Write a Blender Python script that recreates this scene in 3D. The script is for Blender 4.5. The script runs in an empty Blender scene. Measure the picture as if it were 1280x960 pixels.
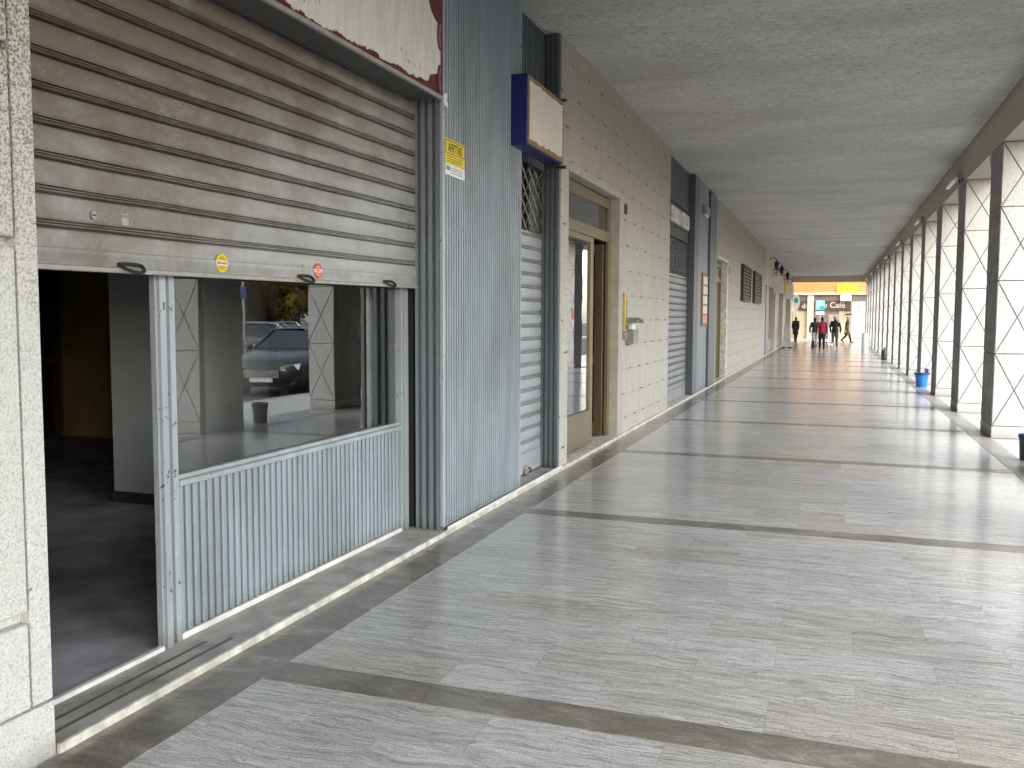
import bpy, bmesh, math, random
from mathutils import Vector, Matrix
random.seed(7)
R = math.radians
scene = bpy.context.scene
COL = scene.collection

# ------------------------------------------------------------------ materials
def new_mat(name):
    m = bpy.data.materials.new(name); m.use_nodes = True
    nt = m.node_tree; nt.nodes.clear()
    out = nt.nodes.new('ShaderNodeOutputMaterial')
    return m, nt, out

class G:
    """small node graph helper"""
    def __init__(s, name):
        s.m, s.nt, s.out = new_mat(name)
    def n(s, t, **kw):
        nd = s.nt.nodes.new(t)
        ins = kw.pop('ins', {})
        for k, v in kw.items(): setattr(nd, k, v)
        for k, v in ins.items(): s.set(nd, k, v)
        return nd
    def set(s, nd, k, v):
        i = nd.inputs[k]
        if isinstance(v, bpy.types.NodeSocket): s.nt.links.new(v, i)
        elif isinstance(v, (tuple, list)):
            if len(i.default_value) == 4 and len(v) == 3: v = tuple(v) + (1,)
            i.default_value = v
        else: i.default_value = v
    def coord(s, which='Object'): return s.n('ShaderNodeTexCoord').outputs[which]
    def pos(s): return s.n('ShaderNodeNewGeometry').outputs['Position']
    def map(s, v, scale=(1, 1, 1), loc=(0, 0, 0), rot=(0, 0, 0)):
        return s.n('ShaderNodeMapping', ins={'Vector': v, 'Scale': scale, 'Location': loc, 'Rotation': rot}).outputs[0]
    def noise(s, v, scale=5, detail=4, rough=.55, dist=0):
        return s.n('ShaderNodeTexNoise', ins={'Vector': v, 'Scale': scale, 'Detail': detail, 'Roughness': rough, 'Distortion': dist}).outputs[0]
    def ramp(s, f, a, b, interp='LINEAR'):
        r = s.n('ShaderNodeMapRange', ins={'Value': f, 'From Min': a, 'From Max': b}); r.clamp = True
        return r.outputs[0]
    def cramp(s, f, stops):
        r = s.n('ShaderNodeValToRGB', ins={'Fac': f}); e = r.color_ramp.elements
        while len(e) > 1: e.remove(e[-1])
        e[0].position = stops[0][0]; e[0].color = tuple(stops[0][1]) + (1,)
        for p, c in stops[1:]:
            x = e.new(p); x.color = tuple(c) + (1,)
        return r.outputs[0]
    def mix(s, f, a, b, mode='MIX'):
        nd = s.n('ShaderNodeMix', data_type='RGBA', blend_type=mode)
        for k, v in ((0, f), (6, a), (7, b)):
            i = nd.inputs[k]
            if isinstance(v, bpy.types.NodeSocket): s.nt.links.new(v, i)
            else: i.default_value = (tuple(v) + (1,)) if isinstance(v, (tuple, list)) and len(v) == 3 else v
        return nd.outputs[2]
    def math(s, op, a, b=0.0, c=0.0):
        nd = s.n('ShaderNodeMath', operation=op)
        for k, v in ((0, a), (1, b), (2, c)):
            if isinstance(v, bpy.types.NodeSocket): s.nt.links.new(v, nd.inputs[k])
            else: nd.inputs[k].default_value = v
        return nd.outputs[0]
    def bump(s, h, strength=.3, dist=.01, normal=None):
        ins = {'Height': h, 'Strength': strength, 'Distance': dist}
        if normal is not None: ins['Normal'] = normal
        return s.n('ShaderNodeBump', ins=ins).outputs[0]
    def sep(s, v):
        o = s.n('ShaderNodeSeparateXYZ', ins={0: v}).outputs; return o[0], o[1], o[2]
    def comb(s, x, y, z):
        nd = s.n('ShaderNodeCombineXYZ')
        for k, v in enumerate((x, y, z)): s.set(nd, k, v)
        return nd.outputs[0]
    def bsdf(s, color, rough=.6, metal=0, normal=None, spec=.5, **kw):
        p = s.n('ShaderNodeBsdfPrincipled')
        s.set(p, 'Base Color', color); s.set(p, 'Roughness', rough); s.set(p, 'Metallic', metal)
        s.set(p, 'Specular IOR Level', spec)
        for k, v in kw.items(): s.set(p, k, v)
        if normal is not None: s.set(p, 'Normal', normal)
        s.nt.links.new(p.outputs[0], s.out.inputs[0])
        return s.m

def plain(name, c, rough=.55, metal=0, var=.18, scale=9, bump=.05, spec=.5):
    g = G(name); v = g.pos()
    n = g.noise(v, scale, 5, .6)
    n2 = g.noise(v, scale * 7, 3, .6)
    a = tuple(x * (1 - var) for x in c); b = tuple(min(1, x * (1 + var)) for x in c)
    col = g.mix(g.ramp(n, .3, .7), a, b)
    rr = g.math('ADD', g.math('MULTIPLY', n2, .2), rough - .1)
    return g.bsdf(col, rr, metal, g.bump(n2, bump, .004), spec)

def m_floor():
    g = G('travertine'); v = g.pos()
    x, y, z = g.sep(v)
    # slabs of 0.69 x 0.34 m run across the arcade, ten rows between two bands 3.6 m apart
    t = g.math('DIVIDE', g.math('SUBTRACT', y, 3.51), 3.6)
    yr = g.math('ADD', g.math('MULTIPLY', g.math('FLOOR', t), 3.4), g.math('MULTIPLY', g.math('FRACT', t), 3.6))
    bv = g.comb(g.math('ADD', x, .55), yr, 0.0)
    b = g.n('ShaderNodeTexBrick', offset=.5, offset_frequency=2, squash=1.0, squash_frequency=2,
            ins={'Vector': bv, 'Color1': (0, 0, 0), 'Color2': (1, 1, 1), 'Mortar': (.5, .5, .5), 'Scale': 1.0, 'Mortar Size': .0011,
                 'Mortar Smooth': .1, 'Bias': 0.0, 'Brick Width': .69, 'Row Height': .34})
    rnd = g.n('ShaderNodeSeparateColor', ins={0: b.outputs['Color']}).outputs[0]
    off = g.math('MULTIPLY', rnd, 31.0)
    vv = g.comb(g.math('ADD', x, off), g.math('ADD', y, g.math('MULTIPLY', off, 1.7)), 0.0)
    warp = g.noise(g.map(vv, (1.6, 2.6, 1)), 1.6, 4, .55)
    yw = g.math('ADD', g.math('ADD', y, off), g.math('MULTIPLY', warp, .16))
    vw = g.comb(g.math('ADD', x, off), yw, off)
    veins = g.noise(g.map(vw, (.9, 14, 1)), 1.5, 9, .74, .3)
    fine = g.noise(g.map(vw, (3.2, 85, 1)), 1.5, 6, .78)
    grain = g.noise(v, 210, 2, .8); grain2 = g.noise(g.map(v, (1, 1.8, 1)), 75, 4, .8)
    crack = g.noise(g.map(vw, (2.2, 24, 1)), 1.1, 5, .68)
    cl = g.noise(g.map(vv, (1.2, 2.4, 1)), 2.0, 4, .6)
    base = g.cramp(veins, [(.24, (.22, .218, .212)), (.37, (.44, .437, .43)), (.45, (.61, .61, .605)), (.58, (.73, .73, .728)), (.68, (.64, .64, .635)), (.8, (.47, .468, .46))])
    base = g.mix(g.math('MULTIPLY', g.ramp(fine, .55, .38), .8), base, (.21, .203, .19))
    base = g.mix(g.math('MULTIPLY', g.ramp(grain2, .47, .37), .75), base, (.16, .156, .148))
    base = g.mix(g.math('MULTIPLY', g.ramp(grain, .47, .36), .6), base, (.17, .168, .16))
    base = g.mix(g.math('MULTIPLY', g.ramp(grain, .56, .66), .35), base, (.74, .74, .73))
    line = g.math('SUBTRACT', 1.0, g.ramp(g.math('ABSOLUTE', g.math('SUBTRACT', crack, .5)), 0.0, .011))
    base = g.mix(g.math('MULTIPLY', g.math('MULTIPLY', line, g.ramp(cl, .42, .56)), .9), base, (.11, .10, .09))
    tint = g.cramp(rnd, [(0, (.86, .80, .72)), (.07, (.88, .855, .81)), (.16, (.91, .905, .89)), (.5, (.95, .955, .96)), (.8, (1, 1, 1)), (.9, (.90, .90, .895)), (1, (1.1, 1.1, 1.1))])
    base = g.mix(1.0, base, tint, 'MULTIPLY')
    pits = g.noise(g.map(vw, (5, 14, 1)), 7, 4, .7)
    base = g.mix(g.ramp(pits, .70, .735), base, (.13, .12, .105))
    grime = g.noise(g.map(v, (.6, .6, 1)), 1.1, 6, .65)
    base = g.mix(g.math('MULTIPLY', g.ramp(grime, .5, .8), .25), base, (.24, .235, .225))
    gum = g.n('ShaderNodeTexVoronoi', ins={'Vector': g.comb(x, y, 0.0), 'Scale': 1.15, 'Randomness': 1.0})
    base = g.mix(g.math('MULTIPLY', g.ramp(g.math('ADD', gum.outputs['Distance'], g.math('MULTIPLY', g.noise(v, 40, 2, .5), .02)), .034, .026), .7), base, (.15, .145, .135))
    big = g.noise(g.map(v, (.9, 1.4, 1)), .5, 3, .5)
    base = g.mix(g.math('MULTIPLY', b.outputs['Fac'], .6), base, (.17, .162, .15))
    rough = g.math('ADD', g.math('MULTIPLY', g.noise(g.map(v, (2, 9, 1)), 2.2, 5, .65), .18), g.math('MULTIPLY', big, .11))
    rough = g.math('ADD', g.math('ADD', rough, .03), g.math('MULTIPLY', g.ramp(pits, .68, .74), .3))
    h = g.math('SUBTRACT', g.math('MULTIPLY', veins, .2), g.math('ADD', b.outputs['Fac'], g.ramp(pits, .66, .74)))
    wav = g.noise(g.map(v, (1.0, 3.4, 1)), 2.4, 3, .5)
    nb = g.bump(h, .2, .003)
    nb = g.bump(wav, .14, .012, nb)
    return g.bsdf(base, rough, 0, nb, .5)

def m_band():
    g = G('brown_marble'); v = g.pos()
    n = g.noise(g.map(v, (1, 2.4, 1)), 1.9, 8, .70, 1.4); n2 = g.noise(v, 60, 3, .6); n3 = g.noise(v, 2.2, 5, .7)
    c = g.cramp(n, [(.3, (.11, .10, .088)), (.45, (.195, .178, .157)), (.56, (.24, .22, .195)), (.68, (.38, .355, .32))])
    c = g.mix(g.math('MULTIPLY', g.ramp(n3, .52, .66), .45), c, (.30, .285, .26))
    c = g.mix(g.ramp(n2, .4, .65), g.mix(.25, c, (.07, .06, .05)), c)
    r = g.math('ADD', g.math('MULTIPLY', n3, .22), .12)
    return g.bsdf(c, r, 0, g.bump(n2, .05, .002), .5)

def m_pier():
    g = G('bush_hammered_stone'); v = g.pos()
    n = g.noise(v, 105, 3, .62, .6); n1 = g.noise(v, 230, 3, .65); n2 = g.noise(v, 3, 5, .6)
    x, y, z = g.sep(v)
    c = g.cramp(g.ramp(n, .36, .60), [(0, (.52, .508, .485)), (.4, (.67, .66, .635)), (1, (.77, .76, .74))])
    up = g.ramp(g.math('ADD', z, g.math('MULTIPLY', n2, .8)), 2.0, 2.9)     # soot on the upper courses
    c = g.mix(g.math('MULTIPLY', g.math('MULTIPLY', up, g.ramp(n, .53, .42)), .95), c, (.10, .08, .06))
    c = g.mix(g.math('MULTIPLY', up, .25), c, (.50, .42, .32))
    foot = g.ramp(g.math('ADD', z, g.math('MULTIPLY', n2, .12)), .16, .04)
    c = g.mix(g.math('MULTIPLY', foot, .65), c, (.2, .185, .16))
    spot = g.noise(v, 9, 2, .5)
    c = g.mix(g.ramp(spot, .74, .77), c, (.12, .11, .1))
    h = g.math('ADD', n, g.math('MULTIPLY', n1, .35))
    return g.bsdf(c, .85, 0, g.bump(h, .9, .009), .25)

def m_stone(soot=True):
    g = G('facing_stone'); v = g.pos()
    x, y, z = g.sep(v)
    u = g.math('ADD', g.math('DIVIDE', y, .62), 0.0); w = g.math('DIVIDE', g.math('ADD', z, .12), .335)
    row = g.math('FLOOR', w)
    uu = g.math('ADD', u, g.math('MULTIPLY', row, .29))
    fu = g.math('FRACT', uu); fw = g.math('FRACT', w)
    jh = g.math('LESS_THAN', fw, .035); jv = g.math('LESS_THAN', fu, .018)
    cell = g.n('ShaderNodeTexWhiteNoise', noise_dimensions='3D', ins={'Vector': g.comb(g.math('FLOOR', uu), row, 0.0)}).outputs['Value']
    pn = g.noise(g.map(v, (1, 1, 1)), 14, 2, .5)
    seg = g.math('LESS_THAN', g.math('FRACT', g.math('ADD', fu, g.math('MULTIPLY', cell, .12))), .21)
    dash = g.math('MULTIPLY', g.math('LESS_THAN', fw, .06), g.math('MULTIPLY', seg, g.math('GREATER_THAN', pn, .40)))
    n = g.noise(v, 34, 4, .65); n2 = g.noise(g.map(v, (1, 2.4, .5)), 2.0, 5, .6); n3 = g.noise(v, 90, 3, .6)
    c = g.cramp(g.ramp(n, .3, .7), [(0, (.36, .34, .305)), (.5, (.53, .51, .47)), (1, (.61, .59, .55))])
    c = g.mix(g.math('MULTIPLY', cell, .22), c, (.40, .36, .30))
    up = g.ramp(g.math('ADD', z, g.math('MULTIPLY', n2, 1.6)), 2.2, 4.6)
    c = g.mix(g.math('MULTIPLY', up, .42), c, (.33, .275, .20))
    c = g.mix(g.math('MULTIPLY', g.ramp(n2, .52, .72), .35), c, (.36, .31, .24))
    drip = g.noise(g.map(v, (3, 5, .5)), 2.0, 4, .6)
    c = g.mix(g.math('MULTIPLY', g.ramp(drip, .5, .7), .28), c, (.37, .33, .27))
    c = g.mix(g.math('MULTIPLY', g.math('MAXIMUM', jh, jv), .16), c, (.26, .23, .19))
    c = g.mix(g.math('MULTIPLY', dash, .85), c, (.11, .085, .06))
    h = g.math('SUBTRACT', g.math('ADD', n, g.math('MULTIPLY', n3, .4)), g.math('ADD', g.math('MAXIMUM', jh, jv), dash))
    return g.bsdf(c, .82, 0, g.bump(h, .6, .008), .25)

def m_metal(name, c, rough=.42, metal=.0, wear=.0, ydirt=0, spec=.5):
    g = G(name); v = g.pos(); x, y, z = g.sep(v)
    n = g.noise(g.map(v, (2, 2, .35)), 3, 5, .6); n2 = g.noise(v, 45, 4, .65); n3 = g.noise(g.map(v, (30, 30, 1.2)), 1, 3, .6)
    a = tuple(k * .82 for k in c); b = tuple(min(1, k * 1.12) for k in c)
    col = g.mix(g.ramp(n, .3, .7), a, b)
    col = g.mix(g.math('MULTIPLY', g.ramp(n3, .58, .72), .25), col, tuple(k * .55 for k in c))
    if wear:
        chips = g.ramp(g.math('ADD', g.math('MULTIPLY', n2, .8), g.math('MULTIPLY', g.noise(v, 6, 2, .5), .35)), .76 - wear, .78 - wear)
        col = g.mix(chips, col, (.07, .055, .045))
    scr = g.noise(g.map(v, (9, 9, 1.6)), 2.6, 3, .6, .6)
    col = g.mix(g.math('MULTIPLY', g.ramp(scr, .70, .72), .55), col, tuple(min(1, k * 1.7) for k in c))
    big = g.noise(g.map(v, (1, 1, .5)), 1.3, 5, .65)
    col = g.mix(g.math('MULTIPLY', g.ramp(big, .48, .75), .45), col, (.15, .135, .115))
    low = g.ramp(g.math('ADD', z, g.math('MULTIPLY', g.math('SUBTRACT', g.math('ADD', n2, n3), .5), .16)), .22, .09)
    col = g.mix(g.math('MULTIPLY', low, .6), col, (.10, .085, .07))
    r = g.math('ADD', g.math('MULTIPLY', n, .22), rough - .11)
    return g.bsdf(col, r, metal, g.bump(n, .12, .004), spec)

def m_shutter(name, c, stain=1.0):
    g = G(name); v = g.pos(); x, y, z = g.sep(v)
    n = g.noise(g.map(v, (1, .5, 5)), 2.1, 6, .65, .4); n2 = g.noise(g.map(v, (1, 1.4, 2.2)), 1.5, 5, .65, .6)
    fine = g.noise(g.map(v, (20, 1.5, 40)), 1.4, 4, .6); sp = g.noise(v, 60, 3, .7)
    run = g.noise(g.map(v, (6, 16, .8)), 1, 4, .6)
    col = g.mix(g.ramp(n, .3, .7), tuple(k * .80 for k in c), tuple(k * 1.12 for k in c))
    col = g.mix(g.math('MULTIPLY', g.ramp(fine, .45, .75), .25), col, tuple(k * .62 for k in c))
    col = g.mix(g.math('MULTIPLY', g.ramp(run, .54, .74), .4), col, tuple(k * .55 for k in c))
    # brown film, heavier towards the top left of the curtain
    where = g.math('ADD', g.math('MULTIPLY', g.math('SUBTRACT', z, 2.0), .42), g.math('MULTIPLY', g.math('SUBTRACT', 4.3, y), .14))
    br = g.ramp(g.math('ADD', where, g.math('MULTIPLY', n2, 1.1)), .44, .98)
    col = g.mix(g.math('MULTIPLY', br, .9 * stain), col, (.175, .132, .10))
    fz = g.math('FRACT', g.math('DIVIDE', g.math('SUBTRACT', g.math('SUBTRACT', z, 1.843), g.math('MULTIPLY', g.math('SUBTRACT', y, 2.7), .0085)), .130))
    n4 = g.noise(g.map(v, (1, 1.1, .6)), 3.0, 6, .7, .3); n5 = g.noise(g.map(v, (1, 5, 2)), 2.5, 5, .7, .5)
    seam = g.math('MAXIMUM', g.ramp(fz, .50, .76), g.ramp(fz, .22, .0))
    sd = g.ramp(g.math('ADD', g.math('MULTIPLY', seam, .45), g.math('ADD', g.math('MULTIPLY', n5, .7), g.math('MULTIPLY', where, .35))), .66, 1.08)
    col = g.mix(g.math('MULTIPLY', sd, .55 * stain), col, (.085, .062, .045))
    dull = g.ramp(n2, .60, .66)
    col = g.mix(g.math('MULTIPLY', g.math('MULTIPLY', dull, g.ramp(sp, .4, .55)), .35 * stain), col, (.44, .43, .41))
    col = g.mix(g.ramp(sp, .71, .76), col, (.06, .045, .035))
    r = g.math('ADD', g.math('MULTIPLY', n2, .25), .33)
    return g.bsdf(col, r, .35, g.bump(n, .1, .006), .5)

def m_ceiling():
    g = G('ceiling_plaster'); v = g.pos()
    p = g.noise(g.map(v, (7, 15, 1)), 1.7, 7, .76, .4); f = g.noise(g.map(v, (15, 34, 1)), 1.9, 5, .78); b = g.noise(g.map(v, (.35, .8, 1)), 1.2, 5, .6)
    lf = g.noise(g.map(v, (.7, 3.2, 1)), 1.2, 4, .6)
    c = g.cramp(g.ramp(p, .3, .66), [(0, (.42, .405, .375)), (.4, (.57, .555, .525)), (1, (.68, .665, .635))])
    c = g.mix(g.math('MULTIPLY', g.ramp(lf, .35, .7), .5), c, (.66, .65, .63))
    c = g.mix(g.math('MULTIPLY', g.ramp(b, .42, .7), .6), c, (.40, .385, .355))
    pit = g.math('MULTIPLY', g.ramp(f, .56, .64), g.ramp(p, .56, .44))
    c = g.mix(g.math('MULTIPLY', pit, .85), c, (.14, .128, .11))
    h = g.math('SUBTRACT', g.math('ADD', p, g.math('MULTIPLY', f, .5)), pit)
    return g.bsdf(c, .92, 0, g.bump(h, .85, .018), .15)

def m_concrete():
    g = G('pebbled_concrete'); v = g.pos(); x, y, z = g.sep(v)
    vo = g.n('ShaderNodeTexVoronoi', ins={'Vector': v, 'Scale': 95.0}); n = g.noise(v, 40, 4, .65); b = g.noise(g.map(v, (1, 1, .5)), 2.2, 5, .6)
    c = g.cramp(g.ramp(n, .3, .7), [(0, (.36, .355, .34)), (.5, (.49, .485, .47)), (1, (.56, .555, .54))])
    up = g.ramp(g.math('ADD', z, b), 2.8, 4.4)
    c = g.mix(g.math('MULTIPLY', up, .45), c, (.40, .35, .28))
    c = g.mix(g.math('MULTIPLY', g.ramp(b, .5, .75), .3), c, (.42, .39, .34))
    foot = g.ramp(g.math('ADD', z, g.math('MULTIPLY', b, .1)), .2, .05)
    c = g.mix(g.math('MULTIPLY', foot, .55), c, (.24, .22, .19))
    return g.bsdf(c, .85, 0, g.bump(g.math('ADD', vo.outputs[0], n), .5, .005), .25)

def m_glass(name='shop_glass', k=1.9, ior=1.6, tint=(.80, .84, .83), rough=0.0):
    g = G(name); v = g.pos()
    fr = g.n('ShaderNodeFresnel', ins={'IOR': ior})
    w = g.noise(v, 1.6, 2, .5)
    nb = g.bump(w, .05, .01)
    dust = g.noise(g.map(v, (3, 3, 1.2)), 2.5, 6, .7)
    tr = g.n('ShaderNodeBsdfTransparent', ins={0: tint})
    gl = g.n('ShaderNodeBsdfGlossy', ins={'Color': (.95, .97, .97), 'Roughness': rough, 'Normal': nb})
    df = g.n('ShaderNodeBsdfDiffuse', ins={'Color': (.4, .4, .38)})
    m1 = g.n('ShaderNodeMixShader', ins={0: g.math('MINIMUM', g.math('MULTIPLY', fr.outputs[0], k), 1.0), 1: tr.outputs[0], 2: gl.outputs[0]})
    m2 = g.n('ShaderNodeMixShader', ins={0: g.math('MULTIPLY', g.ramp(dust, .42, .8), .045), 1: m1.outputs[0], 2: df.outputs[0]})
    g.nt.links.new(m2.outputs[0], g.out.inputs[0])
    return g.m

def m_leaf(name, stops):
    g = G(name); o = g.n('ShaderNodeObjectInfo'); v = g.pos()
    n = g.noise(v, 1.3, 3, .6)
    ra = g.n('ShaderNodeNewGeometry').outputs['Random Per Island']
    c = g.cramp(g.math('ADD', g.math('MULTIPLY', n, .5), g.math('MULTIPLY', ra, .5)), stops)
    p = g.n('ShaderNodeBsdfPrincipled', ins={'Base Color': c, 'Roughness': .6, 'Specular IOR Level': .3})
    tl = g.n('ShaderNodeBsdfTranslucent', ins={'Color': c})
    mx = g.n('ShaderNodeMixShader', ins={0: .45, 1: p.outputs[0], 2: tl.outputs[0]})
    g.nt.links.new(mx.outputs[0], g.out.inputs[0])
    return g.m

def m_sign():
    # white film half scraped off a burgundy board: ragged lower edge, scratches, ghost lettering
    g = G('peeled_sign_film'); v = g.pos(); x, y, z = g.sep(v)
    n = g.noise(g.map(v, (1, 1, 1)), 5, 6, .7); n2 = g.noise(g.map(v, (1, 30, 8)), 2, 4, .7); n3 = g.noise(g.map(v, (1, 5, 1.2)), 3, 5, .6)
    white = g.mix(g.ramp(n3, .35, .7), (.64, .62, .58), (.78, .76, .72))
    edge = g.math('ADD', z, g.math('MULTIPLY', g.math('SUBTRACT', n, .5), .13))
    m = g.ramp(g.math('ADD', edge, g.math('MULTIPLY', g.math('SUBTRACT', g.noise(v, 1.7, 2, .5), .5), .16)), 3.152, 3.156)
    c = g.mix(m, (.10, .014, .022), white)
    a = g.math('MULTIPLY', g.math('MULTIPLY', g.ramp(n2, .60, .63), g.math('MULTIPLY', g.ramp(z, 3.20, 3.22), g.ramp(z, 3.33, 3.31))),
               g.math('MULTIPLY', g.ramp(y, 3.5, 3.55), g.ramp(y, 4.35, 4.3)))
    b2 = g.math('MULTIPLY', g.math('MULTIPLY', g.ramp(n2, .60, .63), g.math('MULTIPLY', g.ramp(z, 3.21, 3.23), g.ramp(z, 3.31, 3.29))),
                g.math('MULTIPLY', g.ramp(y, 5.15, 5.2), g.ramp(y, 5.72, 5.68)))
    c = g.mix(g.math('MAXIMUM', a, b2), c, (.10, .085, .085))
    scr = g.noise(g.map(v, (1, 22, 5)), 1.3, 2, .5)
    c = g.mix(g.ramp(scr, .765, .775), c, (.12, .10, .10))
    return g.bsdf(c, .5, 0, g.bump(n, .08, .004), .4)

M = {}
M['floor'] = m_floor(); M['band'] = m_band(); M['pier'] = m_pier(); M['stone'] = m_stone()
M['blue_metal'] = m_metal('blue_grey_paint', (.345, .388, .43), .38, .15, .0)
M['frame'] = m_metal('worn_grey_frame', (.42, .455, .48), .40, .1, .045)
M['dark_metal'] = m_metal('dark_grey_paint', (.125, .14, .16), .42, .15, .0)
M['grey_panel'] = m_metal('grey_panel_paint', (.24, .265, .295), .4, .1, .0)
M['charcoal'] = m_metal('charcoal_panel', (.055, .06, .062), .5, .1, 0)
M['shutter'] = m_shutter('grimy_shutter', (.48, .475, .465), 1.0)
M['shutter_grey'] = m_shutter('dull_shutter', (.33, .34, .35), .25)
M['shutter_clean'] = m_shutter('galvanised_shutter', (.50, .52, .54), .25)
M['grip'] = plain('worn_grip_strip', (.14, .13, .118), .7, 0, .4, 30)
M['lip'] = plain('shutter_lip', (.42, .40, .375), .45, .35, .2, 20)
M['ceiling'] = m_ceiling(); M['concrete'] = m_concrete(); M['glass'] = m_glass()
M['side_concrete'] = plain('darker_grey_concrete', (.265, .26, .245), .85, 0, .25, 6, .25)
M['groove'] = plain('joint_filler', (.17, .165, .15), .9)
M['black_iron'] = plain('black_iron', (.03, .028, .028), .5, .4)
M['step_top'] = plain('worn_step_stone', (.36, .35, .325), .5, 0, .4, 5, .1)
M['step_edge'] = plain('marble_step_edge', (.60, .575, .525), .5, 0, .38, 11, .15)
M['white_strip'] = plain('white_strip', (.72, .71, .68), .5)
M['brass'] = m_metal('olive_gold_aluminium', (.245, .195, .105), .38, .35, .0)
M['brass_dark'] = m_metal('brown_gold_aluminium', (.15, .10, .05), .4, .3, .0)
M['yellow'] = plain('yellow_print', (.80, .62, .02), .45, 0, .08)
M['white'] = plain('white_print', (.86, .855, .83), .5, 0, .08)
M['black'] = plain('black_print', (.025, .024, .022), .5)
M['red'] = plain('red_print', (.62, .05, .04), .45)
M['burgundy'] = plain('burgundy_board', (.11, .015, .024), .5, 0, .25, 15)
M['box_grey'] = plain('sign_box_grey', (.075, .08, .08), .5, .1)
M['box_edge'] = plain('sign_box_edge', (.34, .32, .31), .5, .1)
M['orn'] = plain('ornament_print', (.46, .34, .33), .5)
M['navy'] = plain('navy_box', (.010, .013, .14), .35, 0, .2)
M['cream'] = plain('cream_blank', (.74, .66, .56), .5, 0, .06, 4)
M['tape'] = plain('brown_tape', (.26, .165, .09), .6, 0, .3, 20)
M['film'] = m_sign()
M['plaster'] = plain('white_plaster', (.72, .72, .72), .8, 0, .08, 3)
M['ochre'] = plain('ochre_plaster', (.55, .43, .22), .85, 0, .2, 2)
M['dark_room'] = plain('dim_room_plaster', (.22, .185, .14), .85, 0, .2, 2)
M['room_floor'] = plain('dusty_room_floor', (.42, .42, .44), .6, 0, .4, 3, .08)
M['skirting'] = plain('dark_skirting', (.07, .075, .085), .5)
M['curtain'] = plain('white_curtain', (.62, .62, .6), .8)
M['asphalt'] = plain('asphalt', (.055, .055, .056), .85, 0, .3, 6, .3)
M['paving'] = plain('pale_paving', (.52, .515, .50), .6, 0, .15, 3)
M['kerb'] = plain('kerb_stone', (.38, .37, .35), .7)
M['steel'] = plain('steel', (.45, .45, .46), .35, .8)
M['grey_plastic'] = plain('grey_letterbox', (.30, .295, .28), .5, .3, .3, 25)
M['bronze'] = plain('dark_bronze', (.055, .045, .032), .5, .3, .3, 14)
M['tube'] = plain('lamp_diffuser', (.85, .84, .8), .3)
M['bucket'] = plain('blue_plastic', (.015, .17, .55), .4)
M['bucket_dark'] = plain('navy_plastic', (.01, .04, .14), .45)
M['bin_white'] = plain('white_bin', (.72, .72, .70), .45)
M['bin_dark'] = plain('charcoal_bin', (.05, .055, .075), .5)
M['orange'] = plain('orange_render', (.69, .275, .09), .8, 0, .1, 1)
M['taupe'] = plain('taupe_render', (.19, .14, .12), .8, 0, .1, 1)
M['brown_board'] = plain('brown_signboard', (.085, .045, .03), .5)
M['warm_white'] = plain('warm_white_render', (.55, .475, .37), .7, 0, .06, 2)
M['warm_tile'] = plain('cream_tile', (.50, .40, .26), .6, 0, .15, 6)
M['blue_sign'] = plain('blue_road_sign', (.10, .42, .70), .4)
M['pale_blue'] = plain('pale_blue_plate', (.28, .55, .72), .4)
M['teal'] = plain('teal_print', (.02, .42, .40), .4)
M['green'] = plain('green_print', (.05, .45, .12), .4)
M['yellow_sign'] = plain('yellow_fascia_sign', (.88, .62, .03), .4, 0, .06)
M['dark_glass'] = m_glass('dark_glass', 1.6, 1.5, (.25, .27, .28))
M['leaf_a'] = m_leaf('autumn_leaf_ochre', [(0, (.10, .09, .015)), (.5, (.26, .18, .03)), (1, (.38, .24, .04))])
M['leaf_b'] = m_leaf('olive_leaf', [(0, (.05, .06, .015)), (.5, (.12, .14, .035)), (1, (.24, .23, .06))])
M['leaf_c'] = m_leaf('rust_leaf', [(0, (.10, .06, .025)), (.5, (.22, .12, .05)), (1, (.32, .18, .07))])
M['bark'] = plain('bark', (.06, .05, .04), .9, 0, .4, 12, .4)
M['tyre'] = plain('tyre', (.02, .02, .02), .8)
M['rim'] = plain('alloy_rim', (.4, .4, .42), .3, .8)
M['car_trim'] = plain('car_trim', (.02, .02, .022), .5)
M['lamp_lens'] = plain('lamp_lens', (.72, .74, .76), .15, .3)
M['car_glass'] = m_glass('car_glass', .14, 1.5, (.05, .06, .055))
M['seat_cloth'] = plain('car_seat', (.04, .04, .045), .8)
def paint(name, c):
    g = G(name); n = g.noise(g.pos(), 8, 3)
    return g.bsdf(g.mix(n, tuple(k * .9 for k in c), c), .28, .35, None, .5, **{'Coat Weight': .35, 'Coat Roughness': .12})
M['car_grey'] = paint('car_paint_anthracite', (.022, .022, .022))
M['car_white'] = paint('car_paint_white', (.72, .72, .71)); M['car_silver'] = paint('car_paint_silver', (.42, .43, .45)); M['car_blue'] = paint('car_paint_blue', (.05, .10, .22))
M['skin'] = plain('skin', (.48, .29, .20), .55, 0, .06)
M['hair_dark'] = plain('dark_hair', (.018, .012, .01), .6); M['hair_grey'] = plain('grey_hair', (.36, .33, .30), .6)
M['c_crimson'] = plain('crimson_cloth', (.30, .02, .05), .8); M['c_black'] = plain('black_cloth', (.014, .014, .016), .8)
M['c_green'] = plain('grey_green_cloth', (.075, .085, .06), .85); M['c_olive'] = plain('olive_brown_cloth', (.085, .075, .055), .85)
M['c_navy'] = plain('dark_slate_cloth', (.035, .04, .055), .85); M['c_pale'] = plain('pale_cloth', (.55, .52, .48), .85)
M['shoe'] = plain('dark_shoe', (.02, .016, .014), .5)
M['dog'] = plain('pale_fur', (.62, .56, .48), .9, 0, .2, 20)

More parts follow.
